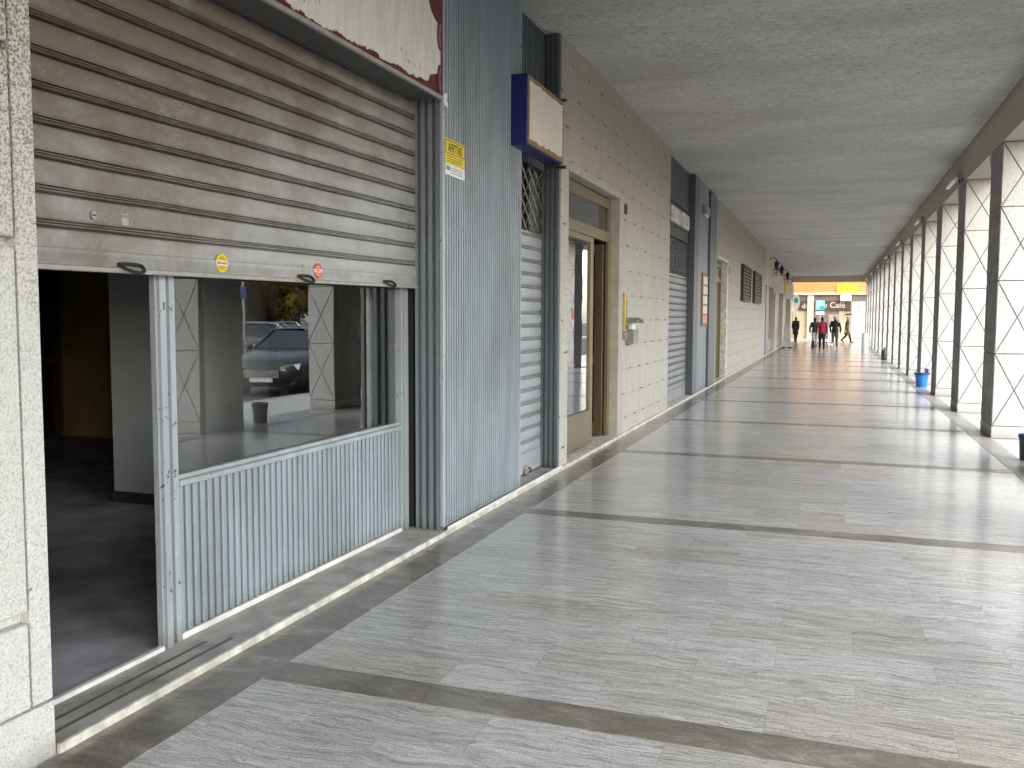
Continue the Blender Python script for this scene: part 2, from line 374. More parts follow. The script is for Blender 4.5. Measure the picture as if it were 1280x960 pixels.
# ------------------------------------------------------------------ geometry helpers
class B:
    """collects shapes in world coordinates into one bmesh"""
    def __init__(s): s.bm = bmesh.new()
    def box(s, x0, x1, y0, y1, z0, z1, bev=0, seg=1, mi=0):
        r = bmesh.ops.create_cube(s.bm, size=1)
        vs = r['verts']
        for v in vs:
            v.co = Vector((x0 + (v.co.x + .5) * (x1 - x0), y0 + (v.co.y + .5) * (y1 - y0), z0 + (v.co.z + .5) * (z1 - z0)))
        fs = set(f for v in vs for f in v.link_faces)
        if mi:
            for f in fs: f.material_index = mi
        if bev:
            es = list(set(e for v in vs for e in v.link_edges))
            bmesh.ops.bevel(s.bm, geom=es, offset=bev, segments=seg, affect='EDGES', profile=.5)
        return s
    def quad(s, pts):
        s.bm.faces.new([s.bm.verts.new(p) for p in pts]); return s
    def prism(s, pts, vec):
        """extrude a closed polygon along vec"""
        vec = Vector(vec)
        a = [s.bm.verts.new(p) for p in pts]; b = [s.bm.verts.new(Vector(p) + vec) for p in pts]
        n = len(pts)
        f1 = s.bm.faces.new(a); f2 = s.bm.faces.new(b[::-1]); fs = [f1, f2]
        for i in range(n): fs.append(s.bm.faces.new([a[(i + 1) % n], a[i], b[i], b[(i + 1) % n]]))
        bmesh.ops.recalc_face_normals(s.bm, faces=fs)
        return s
    def sheet(s, prof, vec):
        vec = Vector(vec)
        a = [s.bm.verts.new(p) for p in prof]; b = [s.bm.verts.new(Vector(p) + vec) for p in prof]
        for i in range(len(prof) - 1): s.bm.faces.new([a[i], a[i + 1], b[i + 1], b[i]])
        return s
    def tube(s, pts, r, seg=8, cap=True):
        pts = [Vector(p) for p in pts]; n = len(pts)
        rs = r if isinstance(r, (list, tuple)) else [r] * n
        rings = []
        up = None
        for i, p in enumerate(pts):
            d = (pts[min(i + 1, n - 1)] - pts[max(i - 1, 0)])
            if d.length < 1e-9: d = Vector((0, 0, 1))
            d.normalize()
            if up is None:
                up = d.cross(Vector((0, 0, 1)))
                if up.length < 1e-3: up = d.cross(Vector((1, 0, 0)))
            else: up = up - d * up.dot(d)
            up.normalize(); w = d.cross(up)
            rings.append([s.bm.verts.new(p + (up * math.cos(2 * math.pi * k / seg) + w * math.sin(2 * math.pi * k / seg)) * rs[i]) for k in range(seg)])
        for i in range(n - 1):
            for k in range(seg):
                s.bm.faces.new([rings[i][k], rings[i][(k + 1) % seg], rings[i + 1][(k + 1) % seg], rings[i + 1][k]])
        if cap:
            s.bm.faces.new(rings[0][::-1]); s.bm.faces.new(rings[-1])
        return s
    def lathe(s, prof, c, seg=24, axis='Z'):
        c = Vector(c); rings = []
        for r, h in prof:
            ring = []
            for k in range(seg):
                a = 2 * math.pi * k / seg
                if axis == 'Z': p = Vector((r * math.cos(a), r * math.sin(a), h))
                elif axis == 'Y': p = Vector((r * math.cos(a), h, r * math.sin(a)))
                else: p = Vector((h, r * math.cos(a), r * math.sin(a)))
                ring.append(s.bm.verts.new(c + p))
            rings.append(ring)
        fs = []
        for i in range(len(rings) - 1):
            for k in range(seg):
                fs.append(s.bm.faces.new([rings[i][k], rings[i][(k + 1) % seg], rings[i + 1][(k + 1) % seg], rings[i + 1][k]]))
        if prof[0][0] > 1e-6: fs.append(s.bm.faces.new(rings[0][::-1]))
        if prof[-1][0] > 1e-6: fs.append(s.bm.faces.new(rings[-1]))
        bmesh.ops.remove_doubles(s.bm, verts=[v for r in rings for v in r], dist=1e-6)
        return s
    def ell(s, c, r, rot=None, u=14, v=10):
        res = bmesh.ops.create_uvsphere(s.bm, u_segments=u, v_segments=v, radius=1)
        mt = Matrix.Translation(c) @ (rot.to_4x4() if rot else Matrix()) @ Matrix.Diagonal((r[0], r[1], r[2], 1))
        bmesh.ops.transform(s.bm, matrix=mt, verts=res['verts']); return s
    def mesh(s, me, mt):
        n0 = len(s.bm.verts); s.bm.from_mesh(me)
        s.bm.verts.ensure_lookup_table()
        bmesh.ops.transform(s.bm, matrix=mt, verts=s.bm.verts[n0:]); return s
    def build(s, name, mat, parent=None, smooth=False, fix=False):
        if fix: bmesh.ops.recalc_face_normals(s.bm, faces=s.bm.faces)
        me = bpy.data.meshes.new(name)
        if parent is not None:
            o = parent
            off = Vector((0, 0, 0)); rz = 0
            chain = []
            while o is not None: chain.append(o); o = o.parent
            mt = Matrix()
            for o in reversed(chain): mt = mt @ Matrix.LocRotScale(o.location, o.rotation_euler, None)
            bmesh.ops.transform(s.bm, matrix=mt.inverted(), verts=s.bm.verts)
        s.bm.to_mesh(me); s.bm.free()
        for m in (mat if isinstance(mat, (list, tuple)) else [mat]): me.materials.append(m)
        if smooth:
            for p in me.polygons: p.use_smooth = True
            try: me.set_sharp_from_angle(angle=R(38))
            except Exception: pass
        ob = bpy.data.objects.new(name, me); COL.objects.link(ob)
        if parent is not None: ob.parent = parent
        return ob

def tag(o, label=None, cat=None, group=None, kind=None):
    if label: o['label'] = label
    if cat: o['category'] = cat
    if group: o['group'] = group
    if kind: o['kind'] = kind
    return o
def thing(name, loc, label, cat, group=None, rz=0):
    o = bpy.data.objects.new(name, None); o.empty_display_size = .2
    COL.objects.link(o); o.location = loc; o.rotation_euler = (0, 0, rz)
    return tag(o, label, cat, group)
def copy_tree(o, parent=None):
    c = o.copy(); COL.objects.link(c); c.parent = parent
    for ch in list(o.children): copy_tree(ch, c)
    return c
def struct(b, name, mat, **kw): return tag(b.build(name, mat, **kw), kind='structure')

def text_mesh(s, size, depth=.002, xscale=1.0, align='LEFT', bold=0.0):
    cu = bpy.data.curves.new('lettering', 'FONT'); cu.body = s; cu.size = size; cu.extrude = depth / 2; cu.offset = bold
    cu.align_x = align; cu.resolution_u = 3
    ob = bpy.data.objects.new('lettering', cu); COL.objects.link(ob)
    dg = bpy.context.evaluated_depsgraph_get()
    me = bpy.data.meshes.new_from_object(ob.evaluated_get(dg))
    bpy.data.objects.remove(ob); bpy.data.curves.remove(cu)
    me.transform(Matrix.Diagonal((xscale, 1, 1, 1)))
    return me
# orientation matrices for lettering: facing +X (left wall) and facing -Y (far facade)
FX = Matrix(((0, 0, 1, 0), (1, 0, 0, 0), (0, 1, 0, 0), (0, 0, 0, 1)))
FY = Matrix(((1, 0, 0, 0), (0, 0, -1, 0), (0, 1, 0, 0), (0, 0, 0, 1)))

# ------------------------------------------------------------------ setting
Y0, Y1 = -14.0, 65.0
CEIL = 4.45
struct(B().box(-220, 220, -180, 260, -.30, -.14), 'ground', M['asphalt'])
struct(B().box(-2.66, 2.56, Y0, Y1, -.135, 0), 'arcade_floor', M['floor'])
struct(B().box(2.56, 4.25, Y0, Y1 + 2.4, -.135, -.004), 'pavement', M['paving'])
struct(B().box(4.25, 4.40, Y0, Y1 + 2.4, -.135, .0), 'kerb', M['kerb'])
struct(B().box(-20, 2.56, Y1, Y1 + 2.4, -.135, -.004), 'pavement', M['paving'])
struct(B().box(-40, 40, 73.0, 75.05, -.135, -.02), 'pavement', M['paving'])
for k in range(-4, 18):
    y = 3.31 + 3.6 * k
    struct(B().box(-2.33, 1.83, y, y + .2, -.01, .003), 'paving_band', M['band'])
struct(B().box(-2.615, -2.33, Y0, Y1 - .01, -.01, .004), 'paving_band', M['band'])
g_ = plain('grey_border_stone', (.27, .26, .24), .35, 0, .25, 4)
struct(B().box(1.83, 2.06, Y0, Y1 - .01, -.01, .004), 'paving_band', g_)
struct(B().box(-3.6, 2.045, Y0, Y1, CEIL, CEIL + .3), 'ceiling', M['ceiling'])
# the storeys above the arcade (they shade it) and the closed rear of the block
struct(B().box(-12, 2.56, Y0, Y1, CEIL + .35, 15.5), 'upper_storeys', M['warm_white'])
struct(B().box(-12.3, -12.02, Y0, Y1, -.1, 15.4), 'rear_wall', M['warm_white'])
struct(B().box(-12, -2.95, Y0 - .3, Y0 - .02, -.1, 4.79), 'rear_wall', M['warm_white'])
struct(B().box(-12, -2.97, Y1 - .3, Y1 - .02, -.1, 4.79), 'end_wall', M['warm_white'])
struct(B().box(-2.66, 2.04, Y1 - .32, Y1 - .02, 4.02, CEIL - .004), 'end_beam', M['warm_white'])

# ------------------------------------------------------------------ columns
XC0, XC1, CL, CP = 2.06, 2.56, .93, 3.49
CY0 = 13.53
ordn = ['first', 'second', 'third', 'fourth', 'fifth', 'sixth', 'seventh', 'eighth', 'ninth', 'tenth', 'eleventh', 'twelfth', 'thirteenth', 'fourteenth', 'fifteenth', 'sixteenth']
def column_proto():
    t = thing('lattice_column', (XC0, CY0, 0), 'x', 'column', 'white lattice columns along the open side')
    d = .010; gw = .008
    zs = [.165, 1.135, 2.105, 3.075, 3.92]
    # core: dark recess in the joints, facing triangles stand 8 mm proud of it
    B().box(XC0 + d, XC1 - d, CY0 + d, CY0 + CL - d, .0, 3.93).build('joint_core', M['groove'], t)
    b = B()
    def tri(p, q, r, nrm):
        # inset triangle panel
        P = [Vector(p), Vector(q), Vector(r)]
        n = Vector(nrm); c = (P[0] + P[1] + P[2]) / 3
        out = []
        for i in range(3):
            a, bb, cc = P[i], P[(i + 1) % 3], P[(i - 1) % 3]
            u = (bb - a).normalized(); w = (cc - a).normalized()
            half = math.acos(max(-1, min(1, u.dot(w)))) / 2
            out.append(a + (u + w).normalized() * (gw / math.sin(half)))
        b.prism([v - n * (d + .004) for v in out], n * (d + .004))
    def quadcell(A, Bp, z0, z1, n, diag):
        a0 = (A[0], A[1], z0); b0 = (Bp[0], Bp[1], z0); a1 = (A[0], A[1], z1); b1 = (Bp[0], Bp[1], z1)
        if diag == 'x':
            m = ((A[0] + Bp[0]) / 2, (A[1] + Bp[1]) / 2, (z0 + z1) / 2)
            for p, q in ((a0, b0), (b0, b1), (b1, a1), (a1, a0)): tri(p, q, m, n)
        else:
            tri(a0, b0, a1, n); tri(b0, b1, a1, n)
    for i in range(4):
        z0, z1 = zs[i], zs[i + 1]
        yA, yB = CY0, CY0 + CL
        quadcell((XC0, yA), (XC1, yA), z0, z1, (0, -1, 0), 'x')
        quadcell((XC0, yB), (XC1, yB), z0, z1, (0, 1, 0), 'x')
    b.build('facing', M['concrete'], t)
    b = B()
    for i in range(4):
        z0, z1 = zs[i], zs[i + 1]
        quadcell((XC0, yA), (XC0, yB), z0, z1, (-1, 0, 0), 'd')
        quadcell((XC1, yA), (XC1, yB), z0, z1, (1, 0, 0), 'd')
    b.build('side_facing', M['side_concrete'], t)  # side faces in a darker grey than the front and back facing
    B().box(XC0 - .002, XC1 + .002, CY0 - .002, CY0 + CL + .002, 0.003, .158, .004).build('plinth', M['concrete'], t)
    B().prism([(XC0, CY0 + CL, 3.90), (XC0, CY0 + CL + .18, 3.90), (XC0, CY0 + CL, 3.68)], (XC1 - XC0, 0, 0)).build('haunch', M['concrete'], t)
    return t
proto = column_proto()
COLS = []
for k in range(-5, 15):
    o = proto if k == 0 else None
    if o is None: o = copy_tree(proto)
    o.location = (XC0, CY0 + CP * k, 0)
    if k >= 0: lab = 'white lattice concrete column, %s in the row counted from the nearest whole one' % ordn[k]
    elif k == -1: lab = 'white lattice column just outside the right edge, reflected tall in the shop window'
    else: lab = 'white lattice column of the row behind the viewer, number %s back' % ordn[-k - 2]
    o['label'] = lab
COLS = None
tag(B().box(XC0 - .004, XC1, Y0, Y1, 3.925, 4.80).build('edge_beam', M['concrete']), 'long concrete beam resting on the lattice columns along the ceiling edge', 'beam')

# tube lamps under the beam
def lamp_proto():
    x, y, z = 1.985, 0, 4.03
    t = thing('tube_lamp', (x, y, z), 'x', 'lamp', 'tube lamps fixed along the beam')
    B().box(2.0, XC0 - .004, -.62, .62, 4.03, 4.10, .008).build('housing', M['grey_plastic'], t)
    B().tube([(1.965, -.56, 4.03), (1.965, .56, 4.03)], .034, 10).build('diffuser', M['tube'], t, True)
    B().tube([(2.03, -.5, 4.03), (2.03, -.55, 3.96), (2.04, -.75, 3.95), (2.05, -.85, 3.99)], .011, 6).build('cable', M['black_iron'], t, True)
    return t
lp = lamp_proto()
for k in range(7):
    o = lp if k == 0 else copy_tree(lp)
    o.location = (1.985, 18.2 + 6.98 * k, 4.03)
    o['label'] = 'white tube lamp on the beam above the columns, %s from the near end' % ordn[k]

# ------------------------------------------------------------------ left foreground pier
XP = -2.63
t = thing('stone_pier', (XP, 2.0, 0), 'rough pale stone pier at the left edge beside the open shutter', 'pier')
b = B()
b.box(-3.0, XP - .05, .5, 2.457, 0, CEIL - .002)
b.build('pier_core', M['pier'], t)
def rough_block(z0, z1, y0=.6, y1=2.360):
    bb = B().box(XP - .051, XP + .004, y0, y1, z0, z1, .006)
    return bb.build('rough_block', M['pier'], t)
for z0, z1 in ((.215, .52), (.562, 1.83), (1.868, 2.48), (2.515, 3.4), (3.44, 4.4)): rough_block(z0, z1)
B().box(XP - .051, XP - .002, 2.372, 2.459, .215, CEIL - .01, .003).build('smooth_margin', M['pier'], t)
B().box(XP - .051, XP + .002, .5, 2.46, .0, .205, .003).build('plinth', M['pier'], t)
tag(B().box(-3.0, -2.66, Y0, .498, 0, CEIL - .002).build('stone_wall', M['stone']), 'stone wall behind the viewer, before the rough pier', 'wall')

# ------------------------------------------------------------------ step along the shop fronts
t = thing('shop_step', (-2.62, 2.46, 0), 'worn grey stone step with a pale marble edge along the shop fronts', 'step')
B().box(-2.93, -2.637, 2.466, 9.0, -.05, .036).build('tread', M['step_top'], t)
B().box(-2.637, -2.612, 2.466, 9.0, -.05, .0385, .006, 2).build('nosing', M['step_edge'], t)
for xg in (-2.80, -2.715): B().box(xg - .011, xg + .011, 2.50, 3.52 + (xg + 2.8), .0355, .0372).build('grip_strip', M['grip'], t)
B().box(-2.90, -2.612, 9.002, 15.6, -.05, .040, .006, 2).build('marble_base', M['step_edge'], t)
B().box(-2.90, -2.612, 15.602, 39.4, -.05, .040, .006, 2).build('marble_base', M['step_edge'], t)
B().box(-2.90, -2.612, 39.402, Y1, -.05, .040, .006, 2).build('marble_base', M['step_edge'], t)
B().box(-2.625, -2.614, 6.02, 8.98, .038, .062, .003).build('white_fillet', M['white_strip'], t)

# ------------------------------------------------------------------ shop room behind the first shutter
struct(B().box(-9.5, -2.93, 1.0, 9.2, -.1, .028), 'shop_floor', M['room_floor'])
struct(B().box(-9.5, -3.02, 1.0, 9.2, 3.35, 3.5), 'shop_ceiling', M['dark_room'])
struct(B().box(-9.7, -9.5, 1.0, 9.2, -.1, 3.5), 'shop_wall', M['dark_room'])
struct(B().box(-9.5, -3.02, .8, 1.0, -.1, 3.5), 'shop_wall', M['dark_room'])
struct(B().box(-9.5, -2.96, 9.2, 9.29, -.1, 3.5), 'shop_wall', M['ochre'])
t = thing('inner_pillar', (-5.3, 6.2, .03), 'smooth white pillar with dark skirting inside the empty shop', 'pillar')
B().box(-5.70, -4.75, 6.03, 6.9, .03, 3.35).build('shaft', M['plaster'], t)
B().box(-5.71, -4.74, 6.02, 6.91, .028, .12).build('skirting', M['skirting'], t)
tag(B().box(-6.4, -6.2, 7.45, 9.2, .028, 3.35).build('partition_wall', M['ochre']), 'ochre plaster partition wall inside the shop, seen through the window', 'wall')
t = thing('inner_door', (-9.48, 5.4, .03), 'dark glazed door at the back of the empty shop', 'door')
B().box(-9.5, -9.44, 8.05, 8.15, .03, 2.4).box(-9.5, -9.44, 9.0, 9.1, .03, 2.4).box(-9.5, -9.44, 8.15, 9.0, 2.3, 2.4).box(-9.5, -9.44, 8.15, 9.0, 1.0, 1.08).build('door_frame', M['brass_dark'], t)
B().box(-9.49, -9.47, 8.15, 9.0, .03, 2.3).build('door_panel', M['black'], t)

# ------------------------------------------------------------------ shop window under the shutter
XW = -2.925
t = thing('shop_window', (XW, 4.6, .04), 'grey framed shop window with ribbed lower panel below the big half-raised shutter', 'window')
b = B()     # left post: stepped profile in plan
prof = [(-2.955, 3.372), (-2.955, 3.51), (-2.94, 3.51), (-2.94, 3.498), (-2.92, 3.498), (-2.92, 3.462), (-2.938, 3.462), (-2.938, 3.425), (-2.908, 3.425), (-2.908, 3.385), (-2.925, 3.385), (-2.925, 3.372)]
b.prism([(x, y, .036) for x, y in prof], (0, 0, 3.1))
b.build('door_post', M['frame'], t)
b = B()
prof = [(-3.03, 5.87), (-3.03, 6.03), (-2.94, 6.03), (-2.94, 5.99), (-2.92, 5.99), (-2.92, 5.93), (-2.935, 5.93), (-2.935, 5.90), (-2.92, 5.90), (-2.92, 5.87)]
b.prism([(x, y, .036) for x, y in prof], (0, 0, 3.1)); b.build('window_post', M['frame'], t)
def ribs(y0, y1, pitch, x, depth, flat=.62):
    p = []; n = max(1, round((y1 - y0) / pitch)); pt = (y1 - y0) / n
    for i in range(n):
        a = y0 + i * pt; w = pt * flat
        p.append((x - depth, a))
        for k in range(6):
            f = k / 5; p.append((x - depth * .16 * (2 * f - 1) ** 2, a + w * f))
        p += [(x - depth, a + w)]
    p.append((x - depth, y1)); return p
b = B()
b.sheet([(x, y, .07) for x, y in ribs(3.505, 5.865, .0545, -2.93, .024, .70)], (0, 0, .715))
pan = b.build('ribbed_panel', M['blue_metal'], t)
B().box(-2.995, -2.96, 3.502, 5.868, .04, .79).build('panel_back', M['dark_metal'], t)
b = B().box(-2.975, -2.912, 3.502, 5.868, .785, .815, .005).box(-2.975, -2.935, 3.502, 5.868, .815, .838, .004)
b.build('sill_rail', M['frame'], t)
B().box(-2.94, -2.918, 3.502, 5.868, .036, .066, .003).build('white_base_strip', M['white_strip'], t)
b = B(); b.quad([(-2.965, 3.50, .83), (-2.965, 5.88, .83), (-2.965, 5.88, 3.1), (-2.965, 3.50, 3.1)])
b.build('pane', M['glass'], t)
B().box(-2.935, -2.905, 2.462, 3.362, .030, .056, .003).build('threshold_strip', M['white_strip'], t)
tag(B().sheet([(-3.16 + .005 * math.sin(i * 1.3), 5.80 + .03 * i, .5) for i in range(18)], (0, 0, 2.7)).build('curtain', M['curtain'], None, True), 'white gathered curtain inside the right end of the shop window', 'curtain')
struct(B().box(-9.5, -2.97, 6.05 + .3, 6.05 + .34, 3.0, 3.34), 'shop_wall', M['dark_room'])

# ------------------------------------------------------------------ big half-raised shutter
def slat_profile(z0, n, pitch, x):
    p = []
    for i in range(n):
        z = z0 + i * pitch
        for f, dx in ((0, .001), (.06, .004), (.35, .009), (.70, .004), (.73, .000), (.737, -.018), (.785, -.018), (.793, .006), (.825, .012), (.865, .010), (.873, -.014), (.893, -.014), (.90, .008), (.93, .010), (.95, .004), (.957, -.016), (.992, -.016)):
            p.append((x + dx, z + f * pitch))
    return p
XS = -2.872
t = thing('roller_shutter', (XS, 4.2, 1.78), 'wide grimy roller shutter, half raised, with stickers along its bottom bar', 'shutter')
def zt(y): return (y - 2.7) * .0085
def sheared(b, y0=2.7):
    for v in b.bm.verts: v.co.z += zt(v.co.y)
    return b
b = B(); prof = slat_profile(1.843, 11, .130, XS)[::-1]; NS = 36; rows = []
rnd_ = random.Random(11); dent = [[rnd_.gauss(0, 1) for _ in range(13)] for _ in range(12)]
for k in range(NS + 1):
    y = 2.45 + 3.6 * k / NS; row = []
    for x, z in prof:
        si = min(11, int((z - 1.843 + 1e-6) / .130)); u = k / NS * 11.99; i0 = int(u); f = u - i0; f = f * f * (3 - 2 * f)
        d = dent[si][i0] * (1 - f) + dent[si][min(12, i0 + 1)] * f
        w = max(0, math.sin(math.pi * min(1, ((z - 1.843) / .130 % 1) / .74)))
        row.append(b.bm.verts.new((x + d * .0022 * w, y, z + d * .0012)))
    rows.append(row)
for k in range(NS):
    for i in range(len(prof) - 1): b.bm.faces.new([rows[k][i], rows[k][i + 1], rows[k + 1][i + 1], rows[k + 1][i]])
sheared(b)
cur = b.build('slat_curtain', M['shutter'], t, True)
b = B()
pr = [(XS - .02, 1.800), (XS + .012, 1.800), (XS + .012, 1.862), (XS + .010, 1.866), (XS - .02, 1.866)]
b.prism([(x, 2.45, z) for x, z in pr], (0, 3.60, 0)); sheared(b)
bar = b.build('bottom_bar', M['shutter'], t)
b = B().box(XS - .02, XS + .03, 2.45, 6.05, 1.777, 1.7985, .004, 2); 
for v in b.bm.verts: v.co.z += zt(v.co.y)
b.build('bottom_lip', M['lip'], t)
for y in (3.15, 4.52, 5.56):
    zz = 1.803 + zt(y); xx = XS + .012
    pts = []
    for k in range(17):
        a = math.pi * (k / 16) * 1.0
        pts.append((xx + .05 * math.sin(a), y + .068 * math.cos(a), zz + .012 - .034 * math.sin(a)))
    pts = [(xx - .004, y + .066, zz + .012)] + pts + [(xx - .004, y - .066, zz + .012), (xx + .012, y - .03, zz + .014), (xx + .012, y + .03, zz + .014)]
    B().tube(pts + [(xx - .004, y + .066, zz + .012)], .0075, 8).build('pull_handle', M['black_iron'], t, True)
b = B().lathe([(0, .012), (.016, .012), (.018, .006), (.018, -.004)], (XS + .004, 2.955, 2.01), 20, 'X')
lk = b.build('lock', M['steel'], t, True)
B().box(XS + .0155, XS + .0175, 2.944, 2.966, 2.007, 2.013).build('keyhole', M['black'], lk)
B().box(XS + .006, XS + .009, 3.115, 3.155, 1.985, 2.035).build('torn_label', M['lip'], t)
def round_sticker(y, z, r, cols, word, label):
    s_ = B().lathe([(r, -.002), (r, .0008), (0, .0008)], (XS + .0145, y, z), 28, 'X').build('sticker', cols[0], t)
    s_['label'] = label
    B().box(XS + .0156, XS + .0163, y - r * .96, y + r * .96, z - r * .24, z + r * .24).build('sticker_band', M['white'], s_)
    me = text_mesh(word, r * .40, .0006, .88, 'CENTER', .0006)
    B().mesh(me, Matrix.Translation((XS + .0168, y, z - r * .14)) @ FX).build('lettering', cols[1], s_)
    for k, (dz, w) in enumerate(((.62, .35), (.42, .6), (-.45, .62), (-.65, .42))):
        B().box(XS + .0156, XS + .0162, y - r * w, y + r * w, z + r * dz - r * .05, z + r * dz + r * .05).build('print_line', cols[2], s_)
zy = 1.853 + zt(3.78)
round_sticker(3.775, zy, .046, (M['yellow'], M['red'], M['tape']), 'SERRANDE', 'round yellow sticker with a white band')
round_sticker(4.665, 1.868, .043, (M['red'], M['red'], M['yellow']), 'PRONTO', 'round red and yellow sticker')
B().box(XS + .0125, XS + .0145, 4.50, 4.58, 1.835, 1.895).build('grey_label', M['lip'], t)
# guide rail and dark slot at the right end
t = thing('shutter_guide', (-2.76, 6.03, .04), 'tall grey ribbed steel guide rail at the right end of the big shutter', 'guide rail')
b = B()
prof = [(-2.885, 6.10), (-2.885, 6.035), (-2.868, 6.035), (-2.868, 6.00), (-2.845, 6.00), (-2.845, 6.03), (-2.815, 6.03), (-2.815, 5.995), (-2.785, 5.995), (-2.785, 6.03), (-2.755, 6.03), (-2.755, 5.99), (-2.725, 5.99), (-2.725, 6.025), (-2.695, 6.025), (-2.695, 5.985), (-2.663, 5.985), (-2.663, 6.10)]
b.prism([(x, y, .037) for x, y in prof], (0, 0, 3.3)); b.build('ribbed_rail', M['grey_panel'], t)
B().box(-3.02, -2.9, 6.035, 6.10, .037, 3.34).build('slot', M['black'], t)
B().box(-3.02, -2.79, 2.47, 5.98, 3.16, 3.36).build('roller_box', M['box_grey'], t)

# ------------------------------------------------------------------ ribbed cladding pillar
t = thing('ribbed_pillar', (-2.64, 6.8, .04), 'blue-grey ribbed metal pillar cladding carrying the yellow notice', 'pillar cladding')
XR = -2.632
b = B(); b.sheet([(x, y, .064) for x, y in ribs(6.0, 7.67, .0465, XR, .026, .60)], (0, 0, CEIL - .066)); b.build('ribbed_face', M['blue_metal'], t)
B().box(-3.0, XR - .03, 6.105, 7.66, .038, CEIL - .004).build('pillar_core', M['dark_metal'], t)
B().box(-2.66, XR + .002, 5.972, 5.998, .064, CEIL - .004, .004).build('corner_trim', M['frame'], t)
B().box(-2.66, XR + .003, 7.672, 7.69, .064, CEIL - .004, .003).build('corner_trim', M['frame'], t)
b = B().box(-3.0, -2.87, 2.47, 5.97, 3.37, CEIL - .004); tag(b.build('fascia_panel', M['dark_metal']), 'dark fascia panel above the big shutter, behind the peeled sign', 'panel')

# yellow AFFITTASI notice
t = thing('rental_notice', (XR, 6.18, 2.63), 'yellow and white AFFITTASI rental notice stuck on the ribbed pillar', 'notice')
y0, y1 = 6.005, 6.365
B().box(XR + .001, XR + .004, y0, y1, 2.70, 2.875).build('yellow_sheet', M['yellow'], t)
B().box(XR + .001, XR + .004, y0, y1, 2.617, 2.698).build('white_strip', M['white'], t)
b = B()
for a in ((y0 + .008, y1 - .008, 2.861, 2.866), (y0 + .008, y1 - .008, 2.772, 2.777), (y0 + .008, y0 + .013, 2.777, 2.861), (y1 - .013, y1 - .008, 2.777, 2.861)): b.box(XR + .0042, XR + .0052, *a)
b.build('border_line', M['black'], t)
me = text_mesh('AFFITTASI', .088, .001, .66, 'CENTER', .0008)
B().mesh(me, Matrix.Translation((XR + .0048, (y0 + y1) / 2, 2.787)) @ FX).build('lettering', M['black'], t)
b = B()
for z in (2.752, 2.733, 2.715): b.box(XR + .0042, XR + .005, y0 + .03, y1 - .03 - .05 * random.random(), z, z + .006)
b.build('small_print', M['tape'], t)
b = B().box(XR + .0042, XR + .005, y0 + .02, y0 + .09, 2.652, 2.682)
for z in (2.672, 2.655, 2.638): b.box(XR + .0042, XR + .005, y0 + .11, y1 - .04, z, z + .005)
b.build('contact_print', M['grey_plastic'], t)
tag(B().prism([(XR + .001, 5.975, 3.165), (XR + .001, 6.0, 3.10), (XR + .001, 6.05, 3.085), (XR + .001, 6.052, 3.12), (XR + .001, 6.03, 3.13), (XR + .001, 6.04, 3.19)], (.003, 0, 0)).build('paper_scrap', M['white']), 'torn white paper scrap left at the corner of the peeled sign', 'paper')

# ------------------------------------------------------------------ peeled burgundy sign
t = thing('shop_sign', (-2.6, 4.2, 3.11), 'big burgundy sign box with peeling white film above the grimy shutter', 'sign')
b = B().box(-2.86, -2.612, 2.47, 5.905, 3.125, 3.95); b.build('box', M['box_grey'], t)
B().box(-2.622, -2.598, 2.47, 5.915, 3.108, 3.135, .003).build('edge_trim', M['box_edge'], t)
B().box(-2.611, -2.604, 2.472, 5.912, 3.137, 3.95).build('board', M['burgundy'], t)
# film with clipped corners
y0, y1, z0, z1 = 2.5, 5.865, 3.137, 3.80
pts = [(y0, z0)]
pts += [(y1 - .30, z0)]
for k in range(7):
    a = math.pi / 2 * k / 6; pts.append((y1 - .30 + .12 * math.sin(a) , z0 + .02 + .07 * (1 - math.cos(a))))
pts += [(y1 - .05, z0 + .13), (y1, z0 + .16), (y1, z1 - .22)]
for k in range(7):
    a = math.pi / 2 * k / 6; pts.append((y1 - .20 * math.sin(a), z1 - .20 + .16 * (1 - math.cos(a)) * 1.0))
pts += [(y1 - .32, z1), (y0, z1)]
B().prism([(-2.6035, y, z) for y, z in pts], (.002, 0, 0)).build('white_film', M['film'], t)
for (oy, oz) in ((5.85, 3.235), (5.85, 3.53)):
    b = B()
    for k in range(3):
        for sgn in (1, -1):
            c = (oy + .008 * (k - 1), oz + sgn * (.018 + .024 * k)); r0 = .017 - .002 * k
            b.tube([(-2.6, c[0] + r0 * math.cos(a * .7) * (1 - a * .05), c[1] + r0 * math.sin(a * .7) * (1 - a * .05)) for a in range(11)], .0024, 5)
    back = B().prism([(-2.6012, oy + .045 * math.cos(a), oz + .1 * math.sin(a)) for a in [2 * math.pi * i / 20 for i in range(20)]], (.0022, 0, 0)).build('ornament_plate', M['burgundy'], t)
    b.build('scroll_ornament', M['orn'], back)

